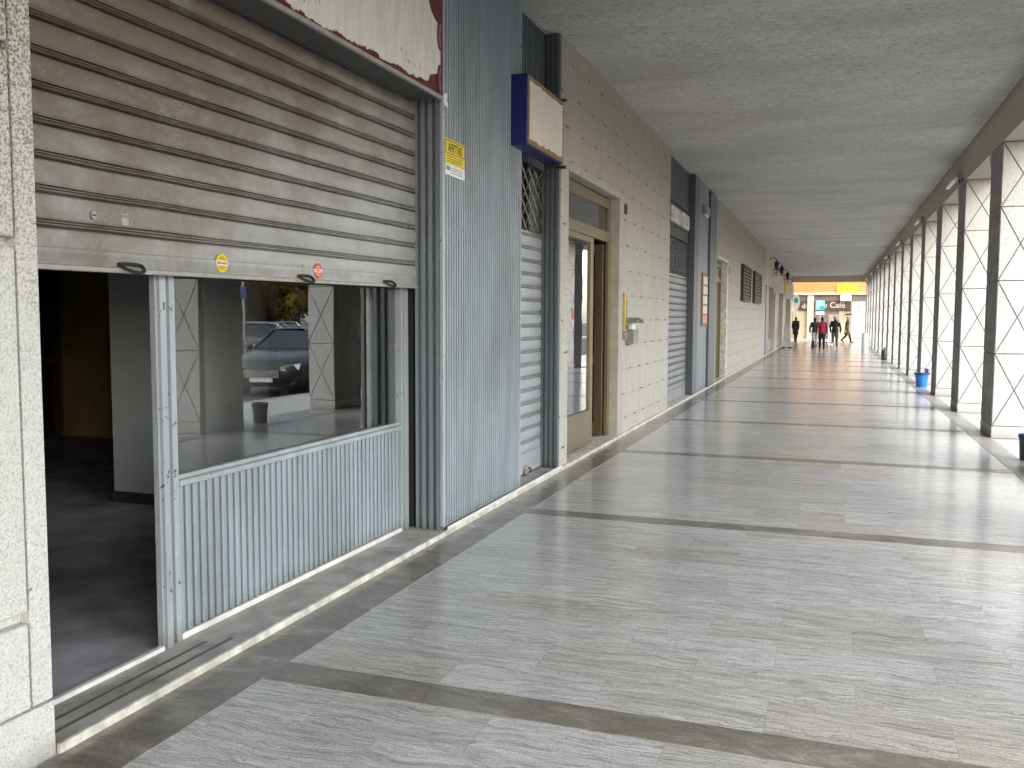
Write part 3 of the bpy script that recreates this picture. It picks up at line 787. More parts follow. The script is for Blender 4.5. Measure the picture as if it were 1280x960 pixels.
# ------------------------------------------------------------------ second shop: narrow shutter with lattice
def lattice(b, x, y0, y1, z0, z1, cw, ch, r=.005, curve=True):
    ny = round((y1 - y0) / cw); nz = round((z1 - z0) / ch); cw = (y1 - y0) / ny; ch = (z1 - z0) / nz
    for i in range(-nz, ny + 1):
        for s in (1, -1):
            seg = []
            for j in range(nz + 1):
                ya = y0 + (i + j) * cw if s == 1 else y1 - (i + j) * cw
                if y0 - 1e-6 <= ya <= y1 + 1e-6: seg.append((x + (.004 if s == 1 else -.004), ya, z0 + j * ch))
            if len(seg) > 1: b.tube([seg[0], seg[-1]], r, 6)
def narrow_shutter(X, y0, y1, zlat, ztop, label, mat, pitch=.128):
    t = thing('roller_shutter', (X, (y0 + y1) / 2, .05), label, 'shutter')
    n = int((zlat - .16) / pitch)
    zz = zlat - n * pitch
    b = B(); b.sheet([(x, y0, z) for x, z in slat_profile(zz, n, pitch, X)][::-1], (0, y1 - y0, 0)); b.build('slat_curtain', mat, t, True)
    B().box(X - .02, X + .012, y0, y1, .05, zz, .004).build('bottom_bar', mat, t)
    b = B(); lattice(b, X, y0 + .005, y1 - .005, zlat, ztop, .20, .155, .0065); b.build('lattice_grille', M['steel'], t)
    B().box(X - .25, X - .21, y0, y1, zlat - .05, ztop + .1).build('dark_backing', M['black'], t)
    B().box(X - .012, X + .012, y0, y1, zlat - .012, zlat + .012).build('grille_rail', M['steel'], t)
    return t
sh = narrow_shutter(-2.842, 7.70, 8.93, 2.43, 3.06, 'narrow pale roller shutter with open lattice top beneath the blue sign box', M['shutter_clean'])
b = B().tube([(-2.80, 8.46 + .05 * math.cos(a), .085 + .022 * math.sin(a)) for a in [2 * math.pi * i / 16 for i in range(17)]], .008, 6); b.build('pull_ring', M['black_iron'], sh, True)
b = B().box(-2.822, -2.79, 8.36, 8.43, .055, .105, .006).tube([(-2.806, 8.375, .10), (-2.806, 8.375, .125), (-2.806, 8.395, .138), (-2.806, 8.415, .125), (-2.806, 8.415, .10)], .005, 6)
b.build('padlock', M['steel'], sh)
def jamb(name, x0, x1, y0, y1, z1, label, mat, n=4):
    """grooved jamb; grooves on the face towards the viewer (-Y)"""
    p = [(x0, y1)]; w = (x1 - x0) / n
    for i in range(n):
        a = x0 + i * w
        p += [(a, y0 + .02), (a + w * .35, y0 + .02), (a + w * .35, y0), (a + w, y0)]
    p += [(x1, y1)]
    b = B(); b.prism([(x, y, .042) for x, y in p], (0, 0, z1 - .042))
    return tag(b.build(name, mat), label, 'jamb')
jamb('shutter_jamb', -2.86, -2.655, 8.935, 8.998, CEIL - .004, 'dark grooved steel jamb between the narrow shutter and the stone pilaster', M['dark_metal'])
b = B(); b.sheet([(x, y, 3.08) for x, y in ribs(7.70, 8.93, .075, -2.80, .03)], (0, 0, CEIL - 3.09))
f_ = b.build('ribbed_fascia', M['dark_metal']); tag(f_, 'dark ribbed metal fascia above the blue sign box', 'fascia')
# blue sign box
t = thing('sign_box', (-2.52, 7.95, 3.06), 'navy sign box with blank cream face edged in torn brown tape', 'sign')
B().box(-2.66, -2.495, 7.43, 8.52, 3.07, 3.665, .004).build('box', M['navy'], t)
B().box(-2.494, -2.488, 7.45, 8.50, 3.085, 3.65).build('blank_face', M['cream'], t)
b = B(); rnd = random.Random(3)
def ragged(p0, p1, w0, w1, n=16):
    out = []; 
    for k in range(n + 1):
        f = k / n; out.append((p0[0] + (p1[0] - p0[0]) * f, p0[1] + (p1[1] - p0[1]) * f))
    return out
def tape(y0, y1, z0, z1, side, w):
    n = 18; inner = []
    for k in range(n + 1):
        f = k / n; wob = w * (.75 + .5 * rnd.random())
        if side == 'b': inner.append((y0 + (y1 - y0) * f, z0 + wob))
        if side == 't': inner.append((y0 + (y1 - y0) * f, z1 - wob))
        if side == 'l': inner.append((y0 + wob, z0 + (z1 - z0) * f))
        if side == 'r': inner.append((y1 - wob, z0 + (z1 - z0) * f))
    outer = {'b': [(y1, z0), (y0, z0)], 't': [(y1, z1), (y0, z1)], 'l': [(y0, z1), (y0, z0)], 'r': [(y1, z1), (y1, z0)]}[side]
    b.prism([(-2.4875, y, z) for y, z in inner + outer], (.003, 0, 0))
tape(7.445, 8.505, 3.08, 3.655, 'b', .045); b.build('bottom_tape', M['tape'], t); b = B()
tape(7.445, 8.505, 3.08, 3.655, 't', .035); b.build('top_tape', M['tape'], t); b = B()
tape(7.445, 8.505, 3.13, 3.61, 'l', .028); b.build('side_tape', M['tape'], t); b = B()
tape(7.445, 8.505, 3.13, 3.61, 'r', .018); b.build('side_tape', M['tape'], t)
B().box(-2.66, -2.46, 8.50, 8.53, 3.03, 3.06).build('bracket', M['bronze'], t); B().box(-2.66, -2.46, 8.50, 8.53, 3.665, 3.69).build('bracket', M['bronze'], t)
tag(B().box(-3.0, XR - .02, 9.0, 9.30, .042, CEIL - .002).build('stone_pilaster', M['stone']), 'slim pale stone pilaster between the narrow shutter and the glazed entrance', 'pilaster')

# ------------------------------------------------------------------ entrance door
XD = -2.77
t = thing('entrance_door', (XD, 10.5, .04), 'olive-gold aluminium entrance door with transom light, one leaf ajar', 'door')
def fr(b, y0, y1, z0, z1, x0=XD - .04, x1=XD + .01): b.box(x0, x1, y0, y1, z0, z1, .004)
b = B(); fr(b, 9.32, 9.42, .05, 3.12); fr(b, 11.60, 11.70, .05, 3.12); fr(b, 9.422, 11.598, 3.0, 3.12); fr(b, 9.422, 11.598, 2.57, 2.70)
b.build('door_frame', M['brass'], t)
B().quad([(XD - .02, 9.40, 2.69), (XD - .02, 11.62, 2.69), (XD - .02, 11.62, 3.01), (XD - .02, 9.40, 3.01)]).build('transom_pane', M['dark_glass'], t)
b = B(); fr(b, 9.424, 9.50, .06, 2.565); fr(b, 10.68, 10.80, .06, 2.565); fr(b, 9.502, 10.678, 2.50, 2.565); fr(b, 9.502, 10.678, .06, .48)
leaf = b.build('fixed_leaf', M['brass'], t)
B().quad([(XD - .015, 9.49, .47), (XD - .015, 10.69, .47), (XD - .015, 10.69, 2.51), (XD - .015, 9.49, 2.51)]).build('leaf_pane', M['glass'], leaf)
tag(B().box(XD - .0145, XD - .0125, 9.92, 9.99, 1.58, 1.70).build('red_sticker', M['red'], leaf))
b = B()
for (x0, x1, z0, z1) in ((-3.62, -3.50, .06, 2.55), (-2.93, -2.82, .06, 2.55), (-3.498, -2.932, 2.42, 2.55), (-3.498, -2.932, .06, .22), (-3.498, -2.932, .98, 1.10)): b.box(x0, x1, 11.52, 11.57, z0, z1, .004)
ol = b.build('open_leaf', M['brass_dark'], t)
B().box(-3.5, -2.93, 11.54, 11.545, .2, 2.44).build('leaf_pane', M['dark_glass'], ol)
B().tube([(-3.46, 11.50, 1.05), (-3.46, 11.46, 1.05), (-3.46, 11.46, 1.35), (-3.46, 11.50, 1.35)], .01, 6).build('handle', M['brass'], ol)
# stone surround
b = B().box(-2.80, -2.644, 11.702, 11.94, .042, 3.14, .004).box(-2.80, -2.644, 9.302, 11.94, 3.142, 3.235, .004)
tag(b.build('door_surround', plain('door_surround_stone', (.45, .42, .36), .7, 0, .15, 6)), 'plain beige stone surround of the ajar entrance door', 'door surround')
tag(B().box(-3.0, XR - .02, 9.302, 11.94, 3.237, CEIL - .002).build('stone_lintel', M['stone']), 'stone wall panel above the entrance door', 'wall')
# lobby behind
struct(B().box(-6, -2.74, 9.3, 11.9, -.1, .038), 'lobby_floor', M['step_top'])
struct(B().box(-6.1, -6, 9.3, 11.9, -.1, 3.4), 'lobby_wall', M['plaster'])
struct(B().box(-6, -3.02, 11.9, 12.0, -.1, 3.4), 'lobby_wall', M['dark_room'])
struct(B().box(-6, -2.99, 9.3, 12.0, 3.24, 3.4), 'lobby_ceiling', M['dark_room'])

# wall between the door and third shop
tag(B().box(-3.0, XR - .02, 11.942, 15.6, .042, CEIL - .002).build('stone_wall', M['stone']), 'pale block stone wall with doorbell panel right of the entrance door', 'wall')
XL = XR - .019
t = thing('doorbell_panel', (XL, 11.99, 1.43), 'tall yellow brass doorbell panel beside the entrance door', 'intercom')
B().box(XL, XL + .035, 11.965, 12.12, 1.42, 1.93, .004).build('brass_plate', plain('polished_brass', (.62, .46, .13), .35, .5, .1), t)
for k in range(9):
    B().box(XL + .0355, XL + .041, 12.01, 12.075, 1.52 + .036 * k, 1.538 + .036 * k, .002).build('bell_button', M['black'], t)
B().box(XL + .0355, XL + .041, 12.01, 12.075, 1.44, 1.50).build('speaker_grille', M['bronze'], t)
B().box(XL + .0355, XL + .039, 12.015, 12.04, 1.86, 1.90).build('house_number', M['tape'], t)
tag(B().box(XL, XL + .045, 11.97, 12.1, 1.30, 1.41, .006).build('keypad', M['grey_plastic']), 'small grey lock keypad under the brass doorbell panel', 'keypad')
t = thing('leaflet_box', (XL, 12.35, 1.22), 'grey metal leaflet box with a little pitched roof on the stone wall', 'leaflet box')
B().prism([(XL, 12.15, 1.24), (XL, 12.52, 1.24), (XL, 12.52, 1.44), (XL, 12.15, 1.44)], (.11, 0, 0)).build('tray', M['grey_plastic'], t)
B().box(XL, XL + .02, 12.18, 12.49, 1.44, 1.56).build('back_plate', M['grey_plastic'], t)
b = B(); b.prism([(XL, 12.12, 1.545), (XL + .16, 12.12, 1.53), (XL + .16, 12.12, 1.515), (XL, 12.12, 1.53)], (0, .0, 0)) if False else b.prism([(XL, 12.12, 1.54), (XL, 12.36, 1.60), (XL, 12.62, 1.54), (XL, 12.62, 1.525), (XL, 12.36, 1.585), (XL, 12.12, 1.525)], (.17, 0, 0))
b.build('roof', M['grey_plastic'], t)
B().box(XL + .03, XL + .075, 12.22, 12.46, 1.3, 1.505).build('leaflets', M['white'], t)
tag(B().box(XL, XL + .02, 11.99, 12.10, 2.98, 3.11, .003).build('number_plate', M['bronze']), 'small dark bronze plate beside the top of the entrance door', 'plate')

# ------------------------------------------------------------------ third shop
sh3 = narrow_shutter(-2.77, 15.62, 18.36, 2.38, 3.06, 'grey roller shutter with lattice top under the STUDIO MEDICO sign', M['shutter_grey'], .125)
t = thing('shop_sign', (-2.74, 17.2, 3.3), 'STUDIO MEDICO sign of white letters on a dark strip', 'sign')
B().box(-2.79, -2.745, 15.62, 18.36, 3.27, 3.66).build('sign_board', M['charcoal'], t)
me = text_mesh('STUDIO MEDICO', .40, .02, .80, 'LEFT', .004)
xs = [v.co.x for v in me.vertices]; s_ = 2.12 / (max(xs) - min(xs)); me.transform(Matrix.Diagonal((s_, 1, 1, 1)))
B().mesh(me, Matrix.Translation((-2.73, 16.16, 3.32)) @ FX).build('lettering', M['white'], t)
tag(B().box(-2.85, -2.74, 15.62, 18.36, 3.68, CEIL - .004).build('fascia_panel', M['charcoal']), 'charcoal fascia panel above the STUDIO MEDICO letters', 'panel')
tag(B().box(-2.85, -2.75, 15.62, 18.36, 3.07, 3.26).build('fascia_panel', M['charcoal']), 'dark strip between the lattice grille and the STUDIO MEDICO letters', 'panel')
jamb('shutter_jamb', -2.80, -2.625, 18.37, 18.95, CEIL - .03, 'dark grooved jamb right of the STUDIO MEDICO shutter', M['dark_metal'])
t = thing('metal_panel', (-2.64, 19.8, .05), 'smooth grey metal facing panel with lamp and framed list beside the STUDIO MEDICO shutter', 'panel')
B().box(-2.9, -2.645, 18.96, 20.62, .042, CEIL - .004).build('sheet', M['grey_panel'], t)
jamb('dark_post', -2.80, -2.60, 20.63, 21.75, CEIL - .05, 'dark grooved steel post between the grey metal panel and the stone wall', M['dark_metal'])
t = thing('wall_lamp', (-2.64, 19.9, 3.8), 'small grey box lamp high on the grey metal panel', 'lamp')
B().box(-2.644, -2.56, 19.6, 20.2, 3.80, 3.98, .01).build('housing', M['grey_plastic'], t)
B().box(-2.63, -2.575, 19.65, 20.15, 3.765, 3.798, .005).build('diffuser', M['tube'], t)
t = thing('framed_list', (-2.64, 20.0, 1.4), 'narrow upright framed notice on the grey metal panel', 'notice board')
B().box(-2.644, -2.615, 19.62, 20.45, 1.42, 2.56, .005).build('frame', M['tape'], t)
for k in range(5):
    B().box(-2.6145, -2.611, 19.70, 20.37, 1.48 + .21 * k, 1.65 + .21 * k).build('notice_slip', M['cream'] if k else plain('pink_slip', (.72, .35, .32), .6), t)

# fourth door
tag(B().box(-3.0, XR - .02, 21.752, 22.3, .042, CEIL - .002).build('stone_pilaster', M['stone']), 'narrow stone strip between the dark post and the far brown door', 'pilaster')
t = thing('entrance_door', (XD, 23.4, .04), 'far brown entrance door with narrow dark opening, left of the two slatted grilles', 'door')
b = B(); fr(b, 22.32, 22.45, .05, 3.0); fr(b, 24.2, 24.32, .05, 3.0); fr(b, 22.452, 24.198, 2.88, 3.0); fr(b, 22.452, 24.198, 2.5, 2.62)
b.build('door_frame', M['brass'], t)
b = B(); fr(b, 22.46, 23.25, .06, 2.49); b.build('fixed_leaf', M['brass_dark'], t)
B().box(XD - .05, XD - .03, 23.26, 24.19, .06, 2.49).build('dark_leaf', M['brass_dark'], t)
B().box(XD - .03, XD - .02, 22.46, 24.19, 2.63, 2.87).build('transom_pane', M['dark_glass'], t)
b = B().box(-2.80, -2.615, 24.325, 24.6, .042, 3.03, .006).box(-2.80, -2.615, 22.302, 24.6, 3.032, 3.11, .006)
tag(b.build('door_surround', M['step_edge']), 'pale stone surround of the far brown door', 'door surround')
tag(B().box(-3.0, XR - .02, 22.302, 24.6, 3.112, CEIL - .002).build('stone_lintel', M['stone']), 'stone wall panel above the far brown door', 'wall')
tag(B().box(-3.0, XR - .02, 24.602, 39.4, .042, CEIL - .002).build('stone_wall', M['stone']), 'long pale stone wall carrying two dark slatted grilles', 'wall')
tag(B().box(XL, XL + .02, 24.75, 25.0, 2.75, 3.0, .003).build('number_plate', M['bronze']), 'small dark plate beside the far brown door', 'plate')
for (ya, yb, lab) in ((28.4, 31.2, 'dark bronze slatted grille on the stone wall, the nearer of two'), (32.75, 35.9, 'dark bronze slatted grille on the stone wall, the farther of two')):
    t = thing('wall_grille', (XL, (ya + yb) / 2, 2.1), lab, 'grille', 'slatted grilles on the stone wall')
    b = B().box(XL, XL + .09, ya, ya + .08, 2.12, 3.24).box(XL, XL + .09, yb - .08, yb, 2.12, 3.24).box(XL, XL + .09, ya + .081, yb - .081, 3.16, 3.24).box(XL, XL + .09, ya + .081, yb - .081, 2.12, 2.2)
    b.build('frame', M['bronze'], t)
    b = B()
    for k in range(9): b.box(XL + .01, XL + .075, ya + .082, yb - .082, 2.22 + .105 * k, 2.29 + .105 * k)
    b.build('slats', M['bronze'], t)
    B().box(XL, XL + .008, ya + .082, yb - .082, 2.2, 3.16).build('backing', M['black'], t)

# ------------------------------------------------------------------ far shops on the left
def far_shop(y0, y1, label, doormat, blind):
    t = thing('small_shop', (-2.64, (y0 + y1) / 2, .05), label, 'shop', 'small shops at the far end')
    L = y1 - y0
    B().box(-2.95, -2.66, y0, y1, 3.0, CEIL - .004).build('fascia', M['warm_white'], t)
    B().box(-2.9, -2.615, y0, y0 + L * .2, .042, 2.998).build('pilaster', M['grey_panel'], t)
    B().box(-2.9, -2.615, y1 - L * .2, y1 - .01, .042, 2.998).build('pilaster', M['warm_white'], t)
    d = B().box(-2.85, -2.80, y0 + L * .2 + .002, y0 + L * .55, .05, 2.998).build('door_leaf', doormat, t)
    B().tube([(-2.76, y0 + L * .48, 1.0), (-2.76, y0 + L * .48, 1.3)], .02, 6).build('door_handle', M['steel'], d)
    B().box(-2.85, -2.80, y0 + L * .55 + .01, y1 - L * .2 - .002, .05, .6).build('stall_riser', M['blue_metal'], t)
    B().quad([(-2.82, y0 + L * .55, .6), (-2.82, y1 - L * .2, .6), (-2.82, y1 - L * .2, 3.0), (-2.82, y0 + L * .55, 3.0)]).build('window_pane', M['dark_glass'], t)
    B().box(-3.3, -3.25, y0, y1, .04, 3.2).build('backing', M['dark_room'] if not blind else M['cream'], t)
far_shop(39.41, 47.4, 'far shop front with slate door, just past the stone wall', M['c_navy'], False)
far_shop(47.41, 54.4, 'far shop front with dark green door, second past the stone wall', plain('dark_green_door', (.03, .05, .04), .5), True)
far_shop(54.41, 64.68, 'last far shop front with brown door at the arcade end', M['brass_dark'], True)
def hanging_sign(y, z0, z1, col, label, out=.55):
    t = thing('hanging_sign', (-2.6, y, z0), label, 'hanging sign', 'hanging shop signs at the far end')
    b = B().tube([(-2.66, y, z1 + .28), (-2.60 + out, y, z1 + .28)], .02, 6).tube([(-2.66, y, z1 + .02), (-2.60 + out * .6, y, z1 + .28)], .014, 6)
    for k in range(2): b.tube([(-2.48 + k * (out - .2), y, z1 + .28), (-2.48 + k * (out - .2), y, z1)], .012, 6)
    b.build('bracket', M['black_iron'], t)
    B().box(-2.58, -2.58 + out, y - .04, y + .04, z0, z1, .008).build('panel', col, t)
hanging_sign(43.8, 2.75, 3.55, M['cream'], 'cream hanging sign on a black bracket, nearest of the far signs', .42)
hanging_sign(50.5, 2.9, 3.6, M['yellow_sign'], 'narrow yellow hanging sign between two pale ones', .22)
hanging_sign(54.6, 2.7, 3.55, M['white'], 'white hanging sign nearest the arcade end', .45)
def lantern(y, label):
    t = thing('wall_lantern', (-2.6, y, 3.6), label, 'lantern', 'black lanterns at the far end')
    B().tube([(-2.66, y, 4.22), (-2.5, y, 4.28), (-2.38, y, 4.2), (-2.38, y, 4.12)], .02, 6).build('arm', M['black_iron'], t)
    b = B().lathe([(.02, .40), (.10, .32), (.105, .29), (.075, .06), (.08, .04), (.03, 0)], (-2.38, y, 3.74), 8); b.build('lantern_case', M['black_iron'], t)
lantern(42.0, 'black wall lantern nearest the stone wall'); lantern(46.2, 'black wall lantern before the yellow sign'); lantern(52.6, 'black wall lantern after the yellow sign')

t = thing('folding_board', (-2.3, 50.6, 0), 'pale folding pavement board on dark feet by the far shop doors', 'board')
b = B()
for s in (-1, 1): b.prism([(-2.46 , 50.6 + s * .30, .06), (-2.06, 50.6 + s * .30, .06), (-2.14, 50.6 + s * .05, 1.3), (-2.38, 50.6 + s * .05, 1.3)], (0, s * .03, 0))
b.build('panels', M['c_pale'], t)
for dx in (-2.5, -2.16):
    for s in (-1, 1): B().box(dx, dx + .18, 50.6 + s * .34 - .05, 50.6 + s * .34 + .05, .0, .06).build('foot', M['black'], t)

# ------------------------------------------------------------------ small things between the columns
t = thing('bucket', (2.02, 23.1, 0), 'blue plastic bucket with dark rim beside a lattice column', 'bucket')
B().lathe([(.115, .004), (.15, .30), (.165, .30), (.165, .33), (.15, .33), (.14, .30), (.11, .02), (0, .02)], (2.02, 23.1, 0), 24).build('pail', M['bucket'], t, True)
B().lathe([(.168, .295), (.172, .31), (.168, .335)], (2.02, 23.1, 0), 24).build('rim', M['bucket_dark'], t, True)
B().tube([(2.02 + .168 * math.cos(a), 23.1 + .168 * math.sin(a) * .3 - .1, .31 + .14 * math.sin(a)) for a in [math.pi * i / 12 for i in range(13)]], .007, 6).build('handle', M['bucket_dark'], t, True)
B().box(2.08, 2.15, 23.0, 23.08, .33, .44, .01).build('cloth', M['bucket_dark'], t)
tag(B().lathe([(.0, .0), (.16, .0), (.18, .05), (.18, .86), (.16, .92), (.0, .93)], (1.52, 45.5, 0), 20).build('litter_drum', M['bin_white'], None, True), 'white cylindrical drum standing by the far columns', 'drum')
t = thing('dark_jug', (1.95, 37.4, 0), 'small dark container at the foot of a far column', 'container')
B().lathe([(.08, 0), (.1, .05), (.1, .32), (.04, .42), (.035, .5), (0, .5)], (1.93, 37.4, 0), 14).build('body', M['black'], t, True)
t = thing('waste_bin', (1.83, 11.2, 0), 'small dark waste bin with blue liner at the right, reflected in the shop window', 'bin')
B().lathe([(.0, .01), (.10, .01), (.115, .28), (.108, .28), (.09, .03), (0, .03)], (2.15, 11.5, 0), 20).build('bin_body', M['bin_dark'], t, True)
B().lathe([(.118, .25), (.124, .27), (.12, .30), (.105, .305), (.10, .26)], (2.15, 11.5, 0), 20).build('liner', M['bucket_dark'], t, True)

# ------------------------------------------------------------------ facade across the end of the arcade
YB = 75.0
t = thing('cafe_building', (0, YB + 3, -.1), 'orange-banded building with a brown cafe signboard across the arcade end', 'building')
B().box(-14, 5.0, YB + .3, YB + 9, -.13, 4.55).build('wall', M['warm_white'], t)
B().box(-14, 5.0, YB + .02, YB + 9, 4.56, 11.5).build('upper_wall', M['orange'], t)
B().box(-14, 5.0, YB - .05, YB + .29, 3.62, 4.555).build('orange_fascia', M['orange'], t)
B().box(-14, 5.0, YB - .08, YB + .29, 3.42, 3.615).build('white_beam', M['warm_white'], t)
B().box(-14, 5.0, YB + .12, YB + .29, 2.95, 3.415).build('lintel', M['taupe'], t)
sb = B().box(-2.5, 1.32, YB + .10, YB + .28, 2.22, 2.945).build('signboard', M['brown_board'], t)
me = text_mesh('di B', .55, .02, 1.0, 'LEFT', .01); B().mesh(me, Matrix.Translation((-2.28, YB + .08, 2.38)) @ FY).build('lettering', M['warm_white'], sb)
me = text_mesh('o Caf\u00e8', .62, .02, 1.0, 'LEFT', .01); B().mesh(me, Matrix.Translation((-.72, YB + .08, 2.42)) @ FY).build('lettering', M['warm_white'], sb)
for x0, x1 in ((-1.86, -1.38), (-7.5, -7.0), (2.75, 3.3)): B().box(x0, x1, YB - .02, YB + .28, -.13, 3.41).build('pillar', M['warm_white'], t)
B().box(-2.9, -1.87, YB + .2, YB + .285, -.13, 2.2).build('tiled_panel', M['warm_tile'], t)
B().box(-1.37, -.25, YB + .24, YB + .29, -.13, 2.2).build('dark_doorway', M['taupe'], t)
w = B().box(-.24, .5, YB + .24, YB + .29, .9, 2.2).build('window', M['taupe'], t)
b = B()
for k in range(9): b.box(-.22 + .08 * k, -.18 + .08 * k, YB + .22, YB + .238, 1.2, 1.9)
b.build('blind_slats', M['warm_white'], w)
B().box(-.24, .5, YB + .2, YB + .29, -.13, .89).build('pale_counter', plain('pink_panel', (.75, .6, .55), .6), t)
B().box(.51, 1.32, YB + .22, YB + .29, -.13, 2.2).build('tiled_panel', M['warm_tile'], t)
w = B().box(1.36, 2.7, YB + .2, YB + .288, .05, 3.2).build('shop_window', M['cream'], t)
b = B()
for z in (.9, 1.7, 2.5): b.box(1.40, 2.66, YB + .18, YB + .198, z, z + .05)
for x in (1.40, 1.9, 2.4): b.box(x, x + .05, YB + .17, YB + .179, .1, 3.1)
b.build('window_bars', M['grey_plastic'], w)
w = B().box(.28, 1.85, YB - .14, YB - .052, 3.60, 4.2).build('yellow_sign', M['yellow_sign'], t)
b = B()
for k, (x, h) in enumerate(((.42, .2), (.62, .3), (.86, .2), (1.05, .3), (1.3, .24), (1.52, .18))): b.box(x, x + .07, YB - .16, YB - .141, 3.74, 3.74 + h)
b.build('sign_marks', M['tape'], w)
w = B().box(.56, 1.36, YB - .3, YB - .1, 2.92, 3.38, .06, 3).build('white_sign', M['white'], t)
b = B()
for k in range(4): b.box(.68 + .15 * k, .76 + .15 * k, YB - .32, YB - .302, 3.1, 3.18)
b.build('sign_marks', M['grey_plastic'], w)
for row in range(2):
    for x in [-12 + 3.2 * k for k in range(5)]:
        w = B().box(x, x + 1.2, YB - .01, YB + .03, 5.6 + 2.9 * row, 7.4 + 2.9 * row).build('window_frame', M['warm_white'], t)
        B().box(x + .08, x + 1.12, YB - .016, YB - .011, 5.68 + 2.9 * row, 7.32 + 2.9 * row).build('pane', M['dark_glass'], w)

def road_sign(x, y, label, kind):
    t = thing('road_sign', (x, y, -.02), label, 'road sign')
    B().tube([(x, y, -.1), (x, y, 2.95)], .035, 8).build('pole', M['steel'], t, True)
    if kind == 'square':
        p = B().box(x - .33, x + .33, y - .05, y - .036, 2.22, 2.95, .03, 2).build('blue_plate', M['pale_blue'], t)
        b = B().box(x - .2, x + .08, y - .056, y - .051, 2.5, 2.85); b.build('white_mark', M['white'], p)
        B().box(x - .02, x + .3, y - .06, y - .0562, 2.25, 2.5).build('teal_mark', M['teal'], p)
        B().box(x - .30, x + .30, y - .05, y - .036, 1.86, 2.1).build('white_plate', M['white'], t)
        B().box(x - .8, x + .7, y - .045, y - .036, 2.12, 2.15).build('cross_bar', M['steel'], t)
    else:
        b = B().prism([(x + .26 * math.cos(a), y - .05, 2.75 + .52 * math.sin(a)) for a in [2 * math.pi * i / 24 for i in range(24)]], (0, .04, 0))
        p = b.build('oval_plate', M['white'], t)
        b = B().prism([(x + .14 * math.cos(a), y - .056, 2.85 + .2 * math.sin(a)) for a in [2 * math.pi * i / 20 for i in range(20)]], (0, .004, 0)); b.build('teal_disc', M['teal'], p)
road_sign(-.85, 71.5, 'square blue sign with a white plate below it on a pole across the arcade end', 'square')
road_sign(-2.42, 67.0, 'white oval sign with a teal disc at the left of the arcade end', 'oval')
t = thing('wall_bracket', (1.4, YB, 1.9), 'dark double bracket beside the white shop window at the arcade end', 'bracket')
B().tube([(1.35, YB + .1, 2.2), (1.0, YB - .2, 2.25)], .05, 6).tube([(1.35, YB + .1, 1.95), (1.0, YB - .2, 1.9)], .05, 6).build('arms', M['black_iron'], t)
B().box(.95, 1.4, YB - .26, YB - .18, 1.84, 1.95).build('tray', M['black_iron'], t)
